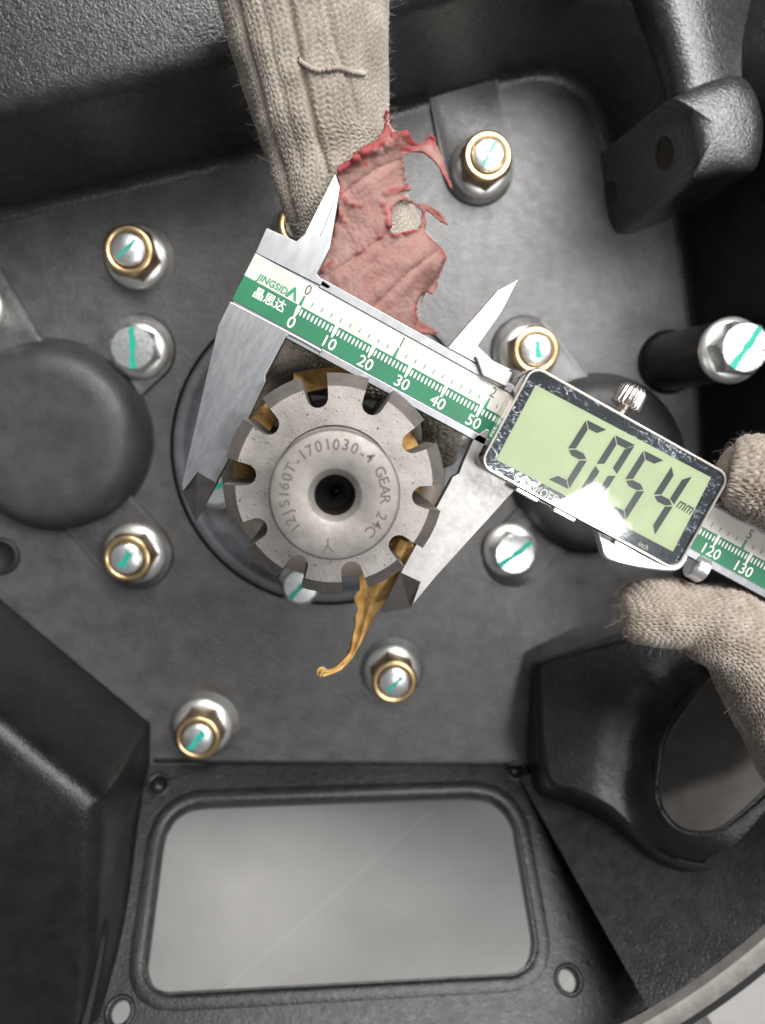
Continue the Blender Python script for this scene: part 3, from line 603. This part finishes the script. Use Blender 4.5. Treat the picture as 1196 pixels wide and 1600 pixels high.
# ================================================================== DIGITAL CALIPER  (local millimetres, x along the beam, y across, z up)
ZB = 101.0; O = P(468.8, 477.5, ZB); CA = math.radians(-28.0)
cal = thing('digital_caliper', 'digital caliper with green and cream scale gripping the splined shaft, display reading 5054', 'caliper', (O.x, O.y, ZB), CA)
E1 = Vector((math.cos(CA), math.sin(CA), 0)); E2 = Vector((-math.sin(CA), math.cos(CA), 0))
def L(px, py, z=0.0): q = P(px, py, ZB + z) - O; return (q.dot(E1), q.dot(E2))
def cpart(name, vf, m, parent=cal, smooth=False, auto=None, bevel=0): 
    o = part(name, vf, m, parent, smooth, auto, world=False)
    if bevel: bev(o, bevel)
    return o
cpart('beam', box(-14.4, 152, -8.25, 8.05, -3.6, -0.30), M['jaw'], bevel=0.15)
cpart('upper_rail', box(2.0, 152, 5.95, 8.05, -0.31, 0.12), M['jaw'], bevel=0.12)
cpart('lower_rail', box(9.2, 152, -8.25, -6.45, -0.31, 0.12), M['jaw'], bevel=0.12)
st = cpart('scale_plate', box(-14.6, 151.5, -6.25, 5.75, -0.28, -0.05), M['ink_dark'])
def sheet(x0, x1, y0, y1, z, nx=1): return [(x0, y0, z), (x1, y0, z), (x1, y1, z), (x0, y1, z)], [(0, 1, 2, 3)]
cpart('cream_strip', sheet(-14.6, 151.5, 0.0, 5.75, 0.0), M['white'], st)
cpart('green_strip', sheet(-14.6, 151.5, -6.25, 0.0, 0.0), M['green'], st)
def lens(x, y0, y1, w, z, taper=1.0):
    h = (y1 - y0) / 2; c = (y0 + y1) / 2
    pts = [(x + w * 0.5 * math.copysign(abs(math.cos(a)) ** 0.7, math.cos(a)), c + h * math.sin(a), z) for a in np.linspace(0, 2 * math.pi, 12, endpoint=False)]
    return pts, [tuple(range(12))]
V_, F_ = [], []
for k in range(0, 151):
    if k % 10 == 0: t = ([(k - 0.42, 0.25, .04), (k - 0.5, -1.2, .04), (k - 0.2, -3.0, .04), (k + 0.2, -3.0, .04), (k + 0.5, -1.2, .04), (k + 0.42, 0.25, .04)], [(0, 1, 2, 3, 4, 5)])
    else: t = lens(k, -2.15, -0.45, 0.46, .04)
    V_, F_ = merge((V_, F_), t)
cpart('millimetre_ticks', (V_, F_), M['ink_white'], st)
V_, F_ = [], []
for k in range(0, 60):
    x = k * 2.54
    if k % 10 == 0: t = ([(x - 0.42, -0.05, .045), (x + 0.42, -0.05, .045), (x + 0.22, 2.5, .045), (x + 0.05, 2.7, .045), (x - 0.22, 2.4, .045)], [(0, 1, 2, 3, 4)])
    else: t = lens(x, 0.9, 2.25, 0.26, .045)
    V_, F_ = merge((V_, F_), t)
cpart('inch_ticks', (V_, F_), M['ink_green'], st)
for k in range(0, 151, 10):
    v, f = text_mesh(str(k), 3.9, 0, 0.03); cpart('millimetre_numeral', ([(x + k, y - 4.55, .04) for x, y, z in v], f), M['ink_white'], st)
for k in range(0, 6):
    v, f = text_mesh(str(k), 3.6, 0, 0.02); cpart('inch_numeral', ([(x * 0.85 + k * 25.4 + 0.1, y + 4.0, .04) for x, y, z in v], f), M['ink_dark'], st)
v, f = text_mesh('JINGSID', 2.35, 0.12, 0.06); xs = [q[0] for q in v]; x0, x1 = min(xs), max(xs)
cpart('maker_lettering', merge(([(-11.9 + (x - x0) / (x1 - x0) * 7.9, y + 1.25, .04) for x, y, z in v], f), ([(-4.3, 0.3, .04), (-3.45, 0.3, .04), (-2.75, 1.9, .04), (-2.6, 3.3, .04), (-3.1, 3.2, .04)], [(0, 1, 2, 3, 4)]), ([(-2.6, 3.3, .042), (-2.75, 2.2, .042), (-1.9, 0.3, .042), (-1.2, 0.3, .042)], [(0, 1, 2, 3)])), M['ink_green'], st)
v, f = text_mesh('\u6676\u601d\u8fbe', 2.9, 0.0, 0.05)
cpart('maker_characters', ([(x * 0.95 - 6.9, y - 2.35, .04) for x, y, z in v], f), M['ink_white'], st)
# jaws: outlines traced in photo pixels on the beam plane
def jaw(name, px, bevel_px, m, z0=-3.4, z1=0.12, drop=3.0, mb='jaw_bevel'):
    poly = [L(*q) for q in px]
    o = cpart(name, prism(poly, z0, z1), M[m], bevel=0.16)
    if bevel_px:
        a, b, c, d = bevel_px                     # a,b on the top face edge; c,d at the lowered knife edge
        A, B = L(*a, z1), L(*b, z1); C, Dd = L(*c, z1 - drop), L(*d, z1 - drop)
        V = [(*A, z1), (*B, z1), (*C, z1 - drop), (*Dd, z1 - drop), (*A, z0), (*B, z0), (C[0], C[1], z0 - 0.05), (Dd[0], Dd[1], z0 - 0.05)]
        e = cpart('knife_edge', (V, [(0, 1, 2, 3), (4, 7, 6, 5), (0, 4, 5, 1), (1, 5, 6, 2), (2, 6, 7, 3), (3, 7, 4, 0)]), M[mb], o)
    return o
jaw('fixed_outer_jaw', [(359.5, 471), (341, 508), (284, 756), (286, 768), (309, 737.5), (338, 755), (388, 656), (415, 597), (415, 587), (447, 527), (452, 524), (472, 534), (510, 556), (500, 545), (446.5, 516)], [(308.5, 737), (338.5, 755), (306.5, 815), (285, 767)], 'jaw')
jaw('fixed_inner_jaw', [(416.5, 356), (463, 377), (478, 364), (500, 369), (531.5, 294), (516, 388), (495.5, 428), (500, 434), (519, 448.5), (512, 452), (399, 395)], [(478, 364), (500, 369), (531.5, 294), (524, 272)], 'jaw')
jaw('slider_outer_jaw', [(741, 684), (724, 722), (717, 740), (707, 746), (704, 752), (626, 895), (656.5, 909.5), (643, 948), (680, 903), (830, 738), (800, 690), (760, 670)], [(626, 895), (656.5, 909.5), (641, 950), (594, 958)], 'jaw_worn')
jaw('slider_inner_jaw', [(811, 436), (777, 454.5), (708, 533), (699, 544), (752, 572), (775, 588), (800, 578), (771, 564), (747, 541), (776, 500), (783, 490)], None, 'jaw_worn', z1=0.3)
cpart('slider_block', prism([L(*q) for q in ((741, 557), (799, 583), (790, 606), (752, 588))], -2, 1.6), M['jaw_worn'], bevel=0.3)
# slider body and display head
X0, X1, Y0, Y1, ZD = 54.2, 110.3, -13.75, 13.3, 9.0
body = cpart('slider_body', loft([[(x, y, z) for x, y in rrect(X0 + i, X1 - i, Y0 + i, Y1 - i, 3.4 - i, 6)] for i, z in ((0.9, -4.0), (0.0, -3.0), (0.0, ZD - 0.7), (0.25, ZD - 0.15))], True, True, False), M['chrome'], auto=35)
cpart('bezel_rim', loft([[(x, y, z) for x, y in rrect(X0 + i, X1 - i, Y0 + i, Y1 - i, 3.4 - i, 6)] for i, z in ((0.1, ZD - 0.5), (0.3, ZD + 0.1), (0.75, ZD + 0.12), (0.95, ZD - 0.1), (0.98, ZD - 0.8))], True), M['nickel'], body, auto=35)
pl = cpart('display_plate', ([(x, y, ZD - 0.55) for x, y in rrect(X0 + 0.9, X1 - 0.9, Y0 + 0.9, Y1 - 0.9, 2.6, 6)], [tuple(range(28))]), M['bezel'], body)
def LD(px, py): return L(px, py, ZD - 0.4)
lc_ = [LD(*q) for q in ((837.5, 601.5), (1111.5, 746), (1052, 862), (775.5, 718))]
lcd = cpart('lcd_screen', ([(*q, ZD - 0.45) for q in lc_], [(0, 3, 2, 1)]), M['lcd'], body)
def crop3(x, y): return (680 + x / 2.318, 420 + y / 2.318)
U0, PIT, WV, HV = Vector((548, 546)), Vector((103.5, 55.5)), Vector((74, 37)), Vector((-137, 216))
SEG = {'5': 'afgcd', '0': 'abcdef', '4': 'fgbc'}
V_, F_ = [], []
for k, ch in enumerate('5054'):
    base = U0 + PIT * k
    def C(u, v_): q = base + WV * u + HV * v_; return LD(*crop3(q.x, q.y))
    th, tv, g = 0.30, 0.105, 0.012                # stroke width as a share of digit width / height
    S = {'a': [(0.02, 0), (1.0, 0), (1 - th * .9, tv), (th, tv)], 'd': [(0.0, 1), (0.98, 1), (1 - th, 1 - tv), (th * .9, 1 - tv)],
         'g': [(0.06, 0.5), (th, 0.5 - tv / 2), (1 - th, 0.5 - tv / 2), (0.94, 0.5), (1 - th, 0.5 + tv / 2), (th, 0.5 + tv / 2)],
         'f': [(0, 0.01), (th, tv + g), (th, 0.5 - tv / 2 - g), (0, 0.5 - g)], 'b': [(1, 0.01), (1, 0.5 - g), (1 - th, 0.5 - tv / 2 - g), (1 - th, tv + g)],
         'e': [(0, 0.5 + g), (th, 0.5 + tv / 2 + g), (th, 1 - tv - g), (0, 0.99)], 'c': [(1, 0.5 + g), (1, 0.99), (1 - th, 1 - tv - g), (1 - th, 0.5 + tv / 2 + g)]}
    for s in SEG[ch]:
        q = S[s]
        cu_ = sum(p[0] for p in q) / len(q); cv_ = sum(p[1] for p in q) / len(q)
        poly = [C(cu_ + (u_ - cu_) * 0.97, cv_ + (v2 - cv_) * 0.985) for u_, v2 in q]
        V_, F_ = merge((V_, F_), ([(*p, ZD - 0.40) for p in poly], [tuple(range(len(poly)))]))
cpart('digit_segments', (V_, F_), M['segment'], lcd)
v, f = text_mesh('mm', 3.3, 0.25, 0.02); c = LD(1071, 791)
cpart('unit_text', ([(x * 0.85 + c[0], y * 1.25 + c[1], ZD - 0.40) for x, y, z in v], f), M['segment'], lcd)
v, f = text_mesh('ON/OFF', 3.15, 0, 0.05); c = LD(843, 768)
cpart('button_text', ([(x * 0.82 + c[0], y + c[1], ZD - 0.50) for x, y, z in v], f), M['ink_white'], pl)
v, f = text_mesh('inch', 1.9, 0, 0.0); c = LD(1006, 853)
cpart('inch_text', ([(x * 0.9 + c[0], y + c[1], ZD - 0.49) for x, y, z in v], f), M['ink_white'], pl)
cpart('display_window', ([(x, y, ZD - 0.2) for x, y in rrect(X0 + 1.0, X1 - 1.0, Y0 + 1.0, Y1 - 1.0, 2.5, 6)], [tuple(range(28))]), M['glass'], body)
for xx in (66.0, 76.5, 94): cpart('push_button', rb := loft([[(x, y, z) for x, y in rrect(xx, xx + 6.2, Y0 - 0.9, Y0 + 0.4, 0.4, 3)] for z in (3.0, 5.8)], True, True, True), M['nickel'], body, bevel=0.2)
# knurled lock screw
kx, ky, kz = *L(984, 621, 5.5), 5.5
n = 120; ringk = []
for r_, y_ in ((1.3, -5.5), (1.3, -2.6), (3.1, -2.6), (3.5, -2.3), (3.5, 1.6), (2.6, 2.8), (0.05, 2.9)):
    ringk.append([(kx + (r_ + (0.22 * math.cos(a * 20) if r_ == 3.5 else 0)) * math.cos(a), ky + y_, kz + (r_ + (0.22 * math.cos(a * 20) if r_ == 3.5 else 0)) * math.sin(a)) for a in np.linspace(0, 2 * math.pi, n, endpoint=False)])
cpart('lock_screw', loft(ringk), M['nickel'], auto=50)
# thumb rest and roller under the slider
tr_ = catmull([L(*q) for q in ((930, 815), (940, 850), (950, 874), (985, 886), (1030, 893), (1062, 893), (1078, 876), (1085, 850))], 40)
cpart('thumb_rest', prism([tuple(q) for q in tr_] + [L(1000, 800)], -4.2, -1.0), M['zinc'], bevel=0.5)
rx, ry = L(1090, 886, -1.5); rr = []
for i_, x_ in enumerate((-1.8, -1.5, 1.5, 1.8)):
    r_ = 3.6 if i_ in (1, 2) else 3.3
    rr.append([(rx + x_, ry + r_ * math.cos(a), -1.5 + r_ * math.sin(a)) for a in np.linspace(0, 2 * math.pi, 40, endpoint=False)])
cpart('thumb_roller', loft(rr, True, True, True), M['zinc'], auto=40)

# ================================================================== GLOVES
def knit(u, v_, wale, course):
    a = u / wale; a = a - np.floor(a) - 0.5; aa = np.abs(a)
    ph = v_ / course + aa * 1.9
    h = (0.5 + 0.5 * np.cos(2 * np.pi * ph)) * np.clip(1 - ((aa - 0.25) / 0.255) ** 2, 0, 1) ** 0.6 * 0.75 + 0.25 * np.clip(1 - ((aa - 0.25) / 0.255) ** 2, 0, 1)
    return h
def tube(sections, nv, nu, wale=1.55, course=1.25, amp=0.55, sup=2.3, grooves=(), lump=0.8, seed=0, up=(0, 0, 1), twist=0.0):
    """sections: (centre xyz, half-width vector xyz, half thickness)."""
    S = catmull([(*c, *h, t) for c, h, t in sections], nv)
    V = np.zeros((nv, nu, 3)); cen = S[:, :3]
    arc = np.concatenate([[0], np.cumsum(np.linalg.norm(np.diff(cen, axis=0), axis=1))])
    th = np.linspace(0, 2 * np.pi, nu, endpoint=False); upv = np.array(up, float)
    c_, s_ = np.cos(th), np.sin(th); e = 2.0 / sup
    cs = np.sign(c_) * np.abs(c_) ** e; ss = np.sign(s_) * np.abs(s_) ** e
    G = np.zeros((nv, nu))
    for i in range(nv):
        hw = S[i, 3:6]; t = S[i, 6]
        a = cen[max(i - 2, 0)]; b = cen[min(i + 2, nv - 1)]; tg = (b - a) / (np.linalg.norm(b - a) + 1e-9)
        un = upv - tg * (upv @ tg); un /= np.linalg.norm(un)
        k = 1.0
        ring = cen[i] + np.outer(cs * k, hw) + np.outer(ss * k, un * t)
        per = np.linalg.norm(np.roll(ring, -1, 0) - ring, axis=1); ua = np.concatenate([[0], np.cumsum(per)])[:-1]
        nrm = np.outer(cs / (np.linalg.norm(hw) + 1e-6), hw / (np.linalg.norm(hw) + 1e-6)) + np.outer(ss / t, un); nrm /= np.linalg.norm(nrm, axis=1)[:, None] + 1e-9
        nw = max(6, round(2 * np.pi * 11 / wale))
        h = knit(th / (2 * np.pi) * nw * wale + 0.22 * np.sin(arc[i] * 0.5) + 0.12 * np.sin(arc[i] * 1.9 + ua), arc[i] + 0.3 * np.sin(ua * 0.35 + seed) + 0.22 * np.sin(ua * 1.3 + arc[i] * .4), wale, course)
        lp = np.array([noise.noise(Vector(q * 0.075) + Vector((seed, 0, 0))) + 0.45 * noise.noise(Vector(q * 0.2)) for q in ring]) * lump
        gr = np.zeros(nu)
        for gpx, dep, wid in grooves:
            gy = np.array([q[1] for q in gpx]); gx = np.array([q[0] for q in gpx])
            rel = (np.array(R.transposed()) @ (ring - np.array([0, 0, H])).T).T; qx = CX + F * rel[:, 0] / -rel[:, 2]; qy = CY - F * rel[:, 1] / -rel[:, 2]
            gr += np.where((ss > 0) & (qy > gy[0] - 5) & (qy < gy[-1] + 5), dep * np.exp(-((qx - np.interp(qy, gy, gx)) / wid) ** 2), 0)
        h = h * (1 - 0.5 * np.clip(gr, 0, 1))
        V[i] = ring + nrm * ((h - 0.6) * amp + lp - gr)[:, None]
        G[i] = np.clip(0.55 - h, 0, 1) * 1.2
    return V, G
def tube_faces(nv, nu, off):
    i = np.arange(nv - 1)[:, None]; j = np.arange(nu)[None, :]; jn = (j + 1) % nu
    q = np.stack([i * nu + j + 0 * jn, i * nu + jn, (i + 1) * nu + jn, (i + 1) * nu + j], -1).reshape(-1, 4) + off
    return q
def glove(name, tubes, parent_thing, m):
    Vs, Fs, Gs, off = [], [], [], 0
    for V, G in tubes:
        nv, nu, _ = V.shape; Vs.append(V.reshape(-1, 3)); Gs.append(G.reshape(-1)); Fs.append(tube_faces(nv, nu, off))
        off += nv * nu
    Va = np.concatenate(Vs); Fa = np.concatenate(Fs); base = np.array(parent_thing.location) / MM
    # end caps
    extra = []; o2 = 0
    for V, G in tubes:
        nv, nu, _ = V.shape; extra.append(list(range(o2, o2 + nu))[::-1]); extra.append(list(range(o2 + (nv - 1) * nu, o2 + nv * nu))); o2 += nv * nu
    me = bpy.data.meshes.new(name); me.from_pydata(((Va - base) * MM).tolist(), [], Fa.tolist() + extra); me.materials.append(m); me.update(); me.shade_smooth()
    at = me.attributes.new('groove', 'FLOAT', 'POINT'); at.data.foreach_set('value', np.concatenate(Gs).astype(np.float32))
    o = link(name, me, parent_thing); return o, Va
def fuzz(parent_thing, Va, cen_fn, count, seed):
    r_ = np.random.default_rng(seed); base = np.array(parent_thing.location) / MM; idx = r_.integers(0, len(Va), count); V, Fq = [], []
    for i in idx:
        p = Va[i] - base; d = r_.normal(size=3); d += cen_fn(Va[i]) * 1.2; d /= np.linalg.norm(d); ln = r_.uniform(0.4, 1.2) * (1.8 if r_.random() < .08 else 1); b = r_.normal(size=3) * 0.8; w_ = np.cross(d, r_.normal(size=3)); w_ /= np.linalg.norm(w_); w_ *= 0.022
        k = len(V)
        for t in (0, 0.4, 0.75, 1.0):
            q = p + d * ln * t + b * t * t * ln; V += [tuple(q - w_ * (1 - 0.6 * t)), tuple(q + w_ * (1 - 0.6 * t))]
        Fq += [(k + 2 * j, k + 2 * j + 1, k + 2 * j + 3, k + 2 * j + 2) for j in range(3)]
    o = part('yarn_fuzz', (V, Fq), M['fuzz'], parent_thing, world=False); o['kind'] = 'stuff'; return o
def sec(l, r, z, t):
    a, b = P(*l, z), P(*r, z); c = (a + b) / 2; return (tuple(c), tuple((b - a) / 2), t)
# --- hand reaching in from the top
gl1 = thing('gloved_hand', 'dirty beige knitted work glove with torn red rubber palm reaching in from the top', 'gloved hand', tuple(P(470, 200, 85)))
main = [sec((300, -160), (612, -160), 98, 17), sec((318, -70), (610, -70), 96, 17), sec((337, 0), (608, 0), 93, 16), sec((372, 110), (606, 105), 89, 15), sec((403, 200), (606, 190), 86, 14),
        sec((424, 262), (622, 222), 84, 13), sec((442, 325), (626, 285), 82, 12), sec((458, 375), (660, 350), 80, 11.5), sec((462, 430), (690, 405), 79, 11), sec((455, 490), (658, 475), 77, 10.5), sec((430, 545), (650, 545), 74, 9.5), sec((415, 590), (660, 600), 70, 8), sec((430, 606), (650, 622), 68, 3)]
GRV = [([(446, -20), (470, 100), (480, 150), (495, 215), (512, 268)], 1.1, 6), ([(362, -20), (395, 110), (420, 200), (440, 270), (462, 345)], 0.9, 6), ([(505, -20), (525, 70), (545, 130), (565, 195)], 0.5, 5), ([(560, -20), (572, 80), (580, 160)], 0.45, 7), ([(405, -20), (432, 110), (452, 190), (470, 260)], 0.4, 6)]
t1 = tube(main, 460, 340, seed=1, lump=1.0, grooves=GRV)
def fsec(pts, up=False):
    out = []
    C_ = [P(x, y, z) for x, y, z, r in pts]
    for i, (x, y, z, r) in enumerate(pts):
        a = C_[max(i - 1, 0)]; b = C_[min(i + 1, len(C_) - 1)]; t = (b - a).normalized(); n = t.cross(Vector((0, 0, 1))).normalized(); out.append((tuple(C_[i]), tuple(n * r), r * 0.96))
    return out
t2 = tube(fsec([(600, 500, 72, 7.0), (640, 560, 72, 6.8), (680, 620, 72, 6.4), (692, 670, 69, 6.0), (686, 712, 66, 5.2), (682, 728, 65, 2.0)]), 130, 110, seed=2, lump=0.6)
t3 = tube(fsec([(470, 540, 74, 8.5), (420, 575, 73, 7.5), (392, 620, 70, 6.8), (374, 670, 66, 6.0), (366, 715, 62, 5.2), (366, 730, 60, 2.0)]), 130, 110, seed=3, lump=0.6)
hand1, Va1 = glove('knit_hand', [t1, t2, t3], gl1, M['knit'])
ax1 = np.array(P(470, 200, 85))
def cen1(p): d = p - np.array([ax1[0] + (p[1] - ax1[1]) * -0.18, p[1], 82]); return d / (np.linalg.norm(d) + 1e-6)
fuzz(gl1, Va1, cen1, 16000, 11)
# loose yarn across the back of the hand
bv = BVHTree.FromPolygons([tuple(q) for q in t1[0].reshape(-1, 3)], tube_faces(t1[0].shape[0], t1[0].shape[1], 0).tolist())
Cw = Vector((0, 0, H))
def on_glove(px, py, lift, zfall=84):
    d = (P(px, py, 0) - Cw).normalized(); h = bv.ray_cast(Cw, d)
    if h[0] is None: return None
    return h[0] - d * lift
def yarn(pxs, r, lift, m, name, parent):
    pts = catmull(pxs, 60); C_ = []
    for x, y in pts:
        q = on_glove(x, y, lift); C_.append(q if q is not None else P(x, y, 86))
    rings = []
    for i, c in enumerate(C_):
        t = (C_[min(i + 1, 59)] - C_[max(i - 1, 0)]).normalized(); a = t.cross(Vector((0, 0, 1))).normalized(); b = t.cross(a)
        rings.append([tuple(c + (a * math.cos(k) + b * math.sin(k)) * r * (1 + 0.15 * math.sin(i * 1.3))) for k in np.linspace(0, 2 * math.pi, 7, endpoint=False)])
    return part(name, loft(rings), m, parent, True)
yarn([(466, 92), (480, 103), (498, 110), (515, 104), (522, 98)], 0.55, 0.5, M['knit'], 'loose_yarn', gl1)
yarn([(512, 108), (530, 106), (550, 112), (570, 115)], 0.6, 0.6, M['knit'], 'loose_yarn', gl1)
# torn red rubber sheet over the fingers
red_px = [(527, 263), (534, 256), (548, 250), (556, 238), (570, 228), (585, 222), (598, 208), (603, 196), (601, 180), (605, 171), (611, 180), (613, 188), (608, 200), (613, 207), (625, 206), (634, 203), (641, 210), (645, 220), (655, 225), (664, 222), (668, 213), (674, 211), (681, 217), (685, 232), (693, 252), (700, 275), (707, 290), (704, 296), (697, 284), (687, 262), (676, 248), (664, 240), (650, 237), (640, 238), (632, 243), (628, 250),
          (632, 258), (631, 272), (633, 285), (641, 291), (642, 298), (630, 297), (622, 300), (630, 306), (640, 312), (652, 318), (664, 317), (675, 323), (688, 333), (696, 343), (700, 352), (690, 347), (678, 338), (666, 328), (663, 338), (665, 352), (664, 364), (674, 374), (684, 384), (693, 393), (698, 402), (693, 412), (690, 424), (684, 436), (685, 446), (676, 461), (668, 456), (660, 458), (652, 470), (650, 486), (653, 500), (664, 507), (676, 512), (686, 521), (676, 525), (655, 522), (640, 515), (600, 500), (560, 480), (520, 460), (496, 440), (494, 425), (510, 395), (518, 380), (524, 350), (530, 330), (526, 310), (532, 295), (528, 278)]
holes_px = [[(612, 330), (618, 318), (630, 312), (642, 316), (652, 324), (660, 332), (660, 348), (656, 358), (640, 361), (620, 366), (609, 362), (612, 348)]]
def ragged(poly, amp, seed, step=3.0):
    out = []; n = len(poly); r_ = random.Random(seed)
    for i in range(n):
        a, b = Vector(poly[i]), Vector(poly[(i + 1) % n]); k = max(1, int((b - a).length / step)); nn = Vector((-(b - a).y, (b - a).x)).normalized()
        for j in range(k): out.append(tuple(a + (b - a) * j / k + (nn * r_.uniform(-amp, amp) if j else Vector((0, 0)))))
    return out
ro = ragged(red_px, 1.0, 3); rh = [ragged(h, 1.1, 4) for h in holes_px]
pts = [(x + random.uniform(-1, 1), y + random.uniform(-1, 1)) for x in range(496, 700, 3) for y in range(200, 520, 3)]
pts = [q for q in pts if inside(ro, *q) and not inside(rh[0], *q)]
v, f = cdt(ro, rh, pts)
edge_pts = np.array(ro + rh[0]); soft = [i for i, q in enumerate(ro) if not (q[1] > 440 and q[0] < 640)]
ep = np.array([ro[i] for i in soft] + rh[0])
TEARS = [[(530, 300), (545, 318), (566, 322)], [(527, 330), (541, 352)], [(600, 302), (615, 296), (642, 294)], [(598, 318), (606, 345), (612, 366), (640, 363), (661, 352)], [(560, 395), (572, 388)], [(503, 422), (521, 410)], [(592, 372), (602, 364)], [(530, 268), (560, 246), (600, 222), (640, 232)], [(690, 395), (698, 405)], [(562, 500), (580, 486)]]
CREASE = [[(513, 432), (545, 410), (580, 385), (612, 358)], [(566, 498), (600, 465), (640, 425), (688, 388)], [(540, 300), (590, 262), (625, 250)]]
def pdist(pl, x, y):
    best = 1e9
    for (ax, ay), (bx_, by_) in zip(pl[:-1], pl[1:]):
        dx, dy = bx_ - ax, by_ - ay; t = max(0, min(1, ((x - ax) * dx + (y - ay) * dy) / (dx * dx + dy * dy))); best = min(best, math.hypot(x - ax - t * dx, y - ay - t * dy))
    return best
V3, EG = [], []
hits = []
for (x, y) in v:
    q = on_glove(x, y, 0.0); hits.append(q)
for (x, y), q in zip(v, hits):
    dist = np.min(np.hypot(ep[:, 0] - x, ep[:, 1] - y)); curl = 1.6 * math.exp(-(dist / 7) ** 2) * (0.4 + 0.8 * noise.noise(Vector((x * .05, y * .05, 1))))
    bunch = 4.2 * math.exp(-((y + 0.45 * (x - 600) - 222) / 16) ** 2) if y < 270 else 0
    lift = 1.1 + curl + bunch * (0.6 + 0.7 * noise.noise(Vector((x * .07, y * .07, 4)))) + 0.35 * noise.noise(Vector((x * .03, y * .03, 9)))
    td = min(pdist(t_, x, y) for t_ in TEARS); cd = min(pdist(t_, x, y) for t_ in CREASE)
    lift += 1.3 * math.exp(-(td / 3.5) ** 2) * (0.5 + noise.noise(Vector((x * .15, y * .15, 5)))) - 0.7 * math.exp(-(cd / 3.5) ** 2) + 0.3 * math.exp(-((cd - 12) / 8) ** 2) + 0.35 * noise.noise(Vector((x * .09, y * .05, 8)))
    if q is not None and q.z > 78: p = q + (Cw - q).normalized() * lift
    else: p = P(x, y, 79 + lift + 2 * noise.noise(Vector((x * .03, y * .03, 2))))
    V3.append(tuple(p)); tn = noise.noise(Vector((x * .055, y * .055, 3))) + 0.5 * noise.noise(Vector((x * .2, y * .2, 3)))
    e_ = math.exp(-(dist / 4.0) ** 2) * (0.55 + 0.8 * tn) + (0.75 if y < 260 - 0.3 * (x - 560) else 0) * math.exp(-(dist / 12) ** 2) + 0.9 * max(0, tn - 0.55)
    e_ += 0.95 * math.exp(-(td / 2.6) ** 2) * (0.7 + 0.9 * noise.noise(Vector((x * .12, y * .12, 6))))
    EG.append(max(0, min(1, e_)))
rub = part('rubber_coating', (V3, f), M['rubber'], gl1, True); rub['label'] = 'torn dusty red rubber coating with a ragged hole'
at = rub.data.attributes.new('edge', 'FLOAT', 'POINT'); at.data.foreach_set('value', np.array(EG, np.float32))
sm = rub.modifiers.new('smooth', 'SMOOTH'); sm.iterations = 1; sm.factor = 0.4
sd = rub.modifiers.new('thick', 'SOLIDIFY'); sd.thickness = 0.5 * MM; sd.offset = 0
for sx in ([(513, 432), (545, 410), (580, 385), (612, 358)], [(566, 498), (600, 465), (640, 425), (688, 388)]):
    pts_ = catmull(sx, 40); rb2 = BVHTree.FromPolygons(V3, f); V_, F_ = [], []
    rings = []
    for i, (x, y) in enumerate(pts_):
        d = (P(x, y, 0) - Cw).normalized(); h = rb2.ray_cast(Cw, d); c = (h[0] if h[0] is not None else P(x, y, 88)) - d * 0.28
        rings.append([tuple(c + Vector((a * .33, a * .33, 0)) + Vector((0, 0, b * .2))) for a, b in ((-1, -1), (0, 0.3), (1, -1))])
    part('crease', loft(rings, closed=False), M['crease'], rub, True)
# --- hand holding the slider at right
gl2 = thing('gloved_hand', 'brown knitted glove whose thumb and finger pinch the right end of the caliper', 'gloved hand', tuple(P(1230, 1000, 90)))
u1 = tube(fsec([(1128, 738, 104, 2.0), (1136, 740, 104, 6.5), (1152, 742, 105, 9.0), (1180, 746, 106, 10.4), (1215, 756, 107, 11.2), (1260, 775, 107, 12), (1330, 815, 106, 13), (1400, 880, 104, 15)]), 230, 190, seed=5, lump=0.9, wale=1.9, course=1.7, amp=1.0)
u2 = tube(fsec([(968, 960, 95, 1.5), (974, 960, 95, 5.0), (990, 959, 95, 7.6), (1015, 958, 95, 8.6), (1055, 957, 95, 8.9), (1085, 962, 95, 8.3), (1112, 972, 95, 10.4), (1150, 992, 95, 11.6), (1190, 1030, 95, 13.5), (1235, 1085, 95, 16), (1290, 1150, 96, 20), (1350, 1210, 97, 24)]), 300, 220, seed=6, lump=1.0, wale=1.9, course=1.7, amp=1.0)
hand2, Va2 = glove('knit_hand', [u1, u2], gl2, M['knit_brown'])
def cen2(p):
    c = np.array(P(1180, 746, 106)) if p[1] > -20 else np.array(P(1090, 985, 95)); d = p - c; d[0] *= 0.3; return d / (np.linalg.norm(d) + 1e-6)
fuzz(gl2, Va2, cen2, 7000, 12)
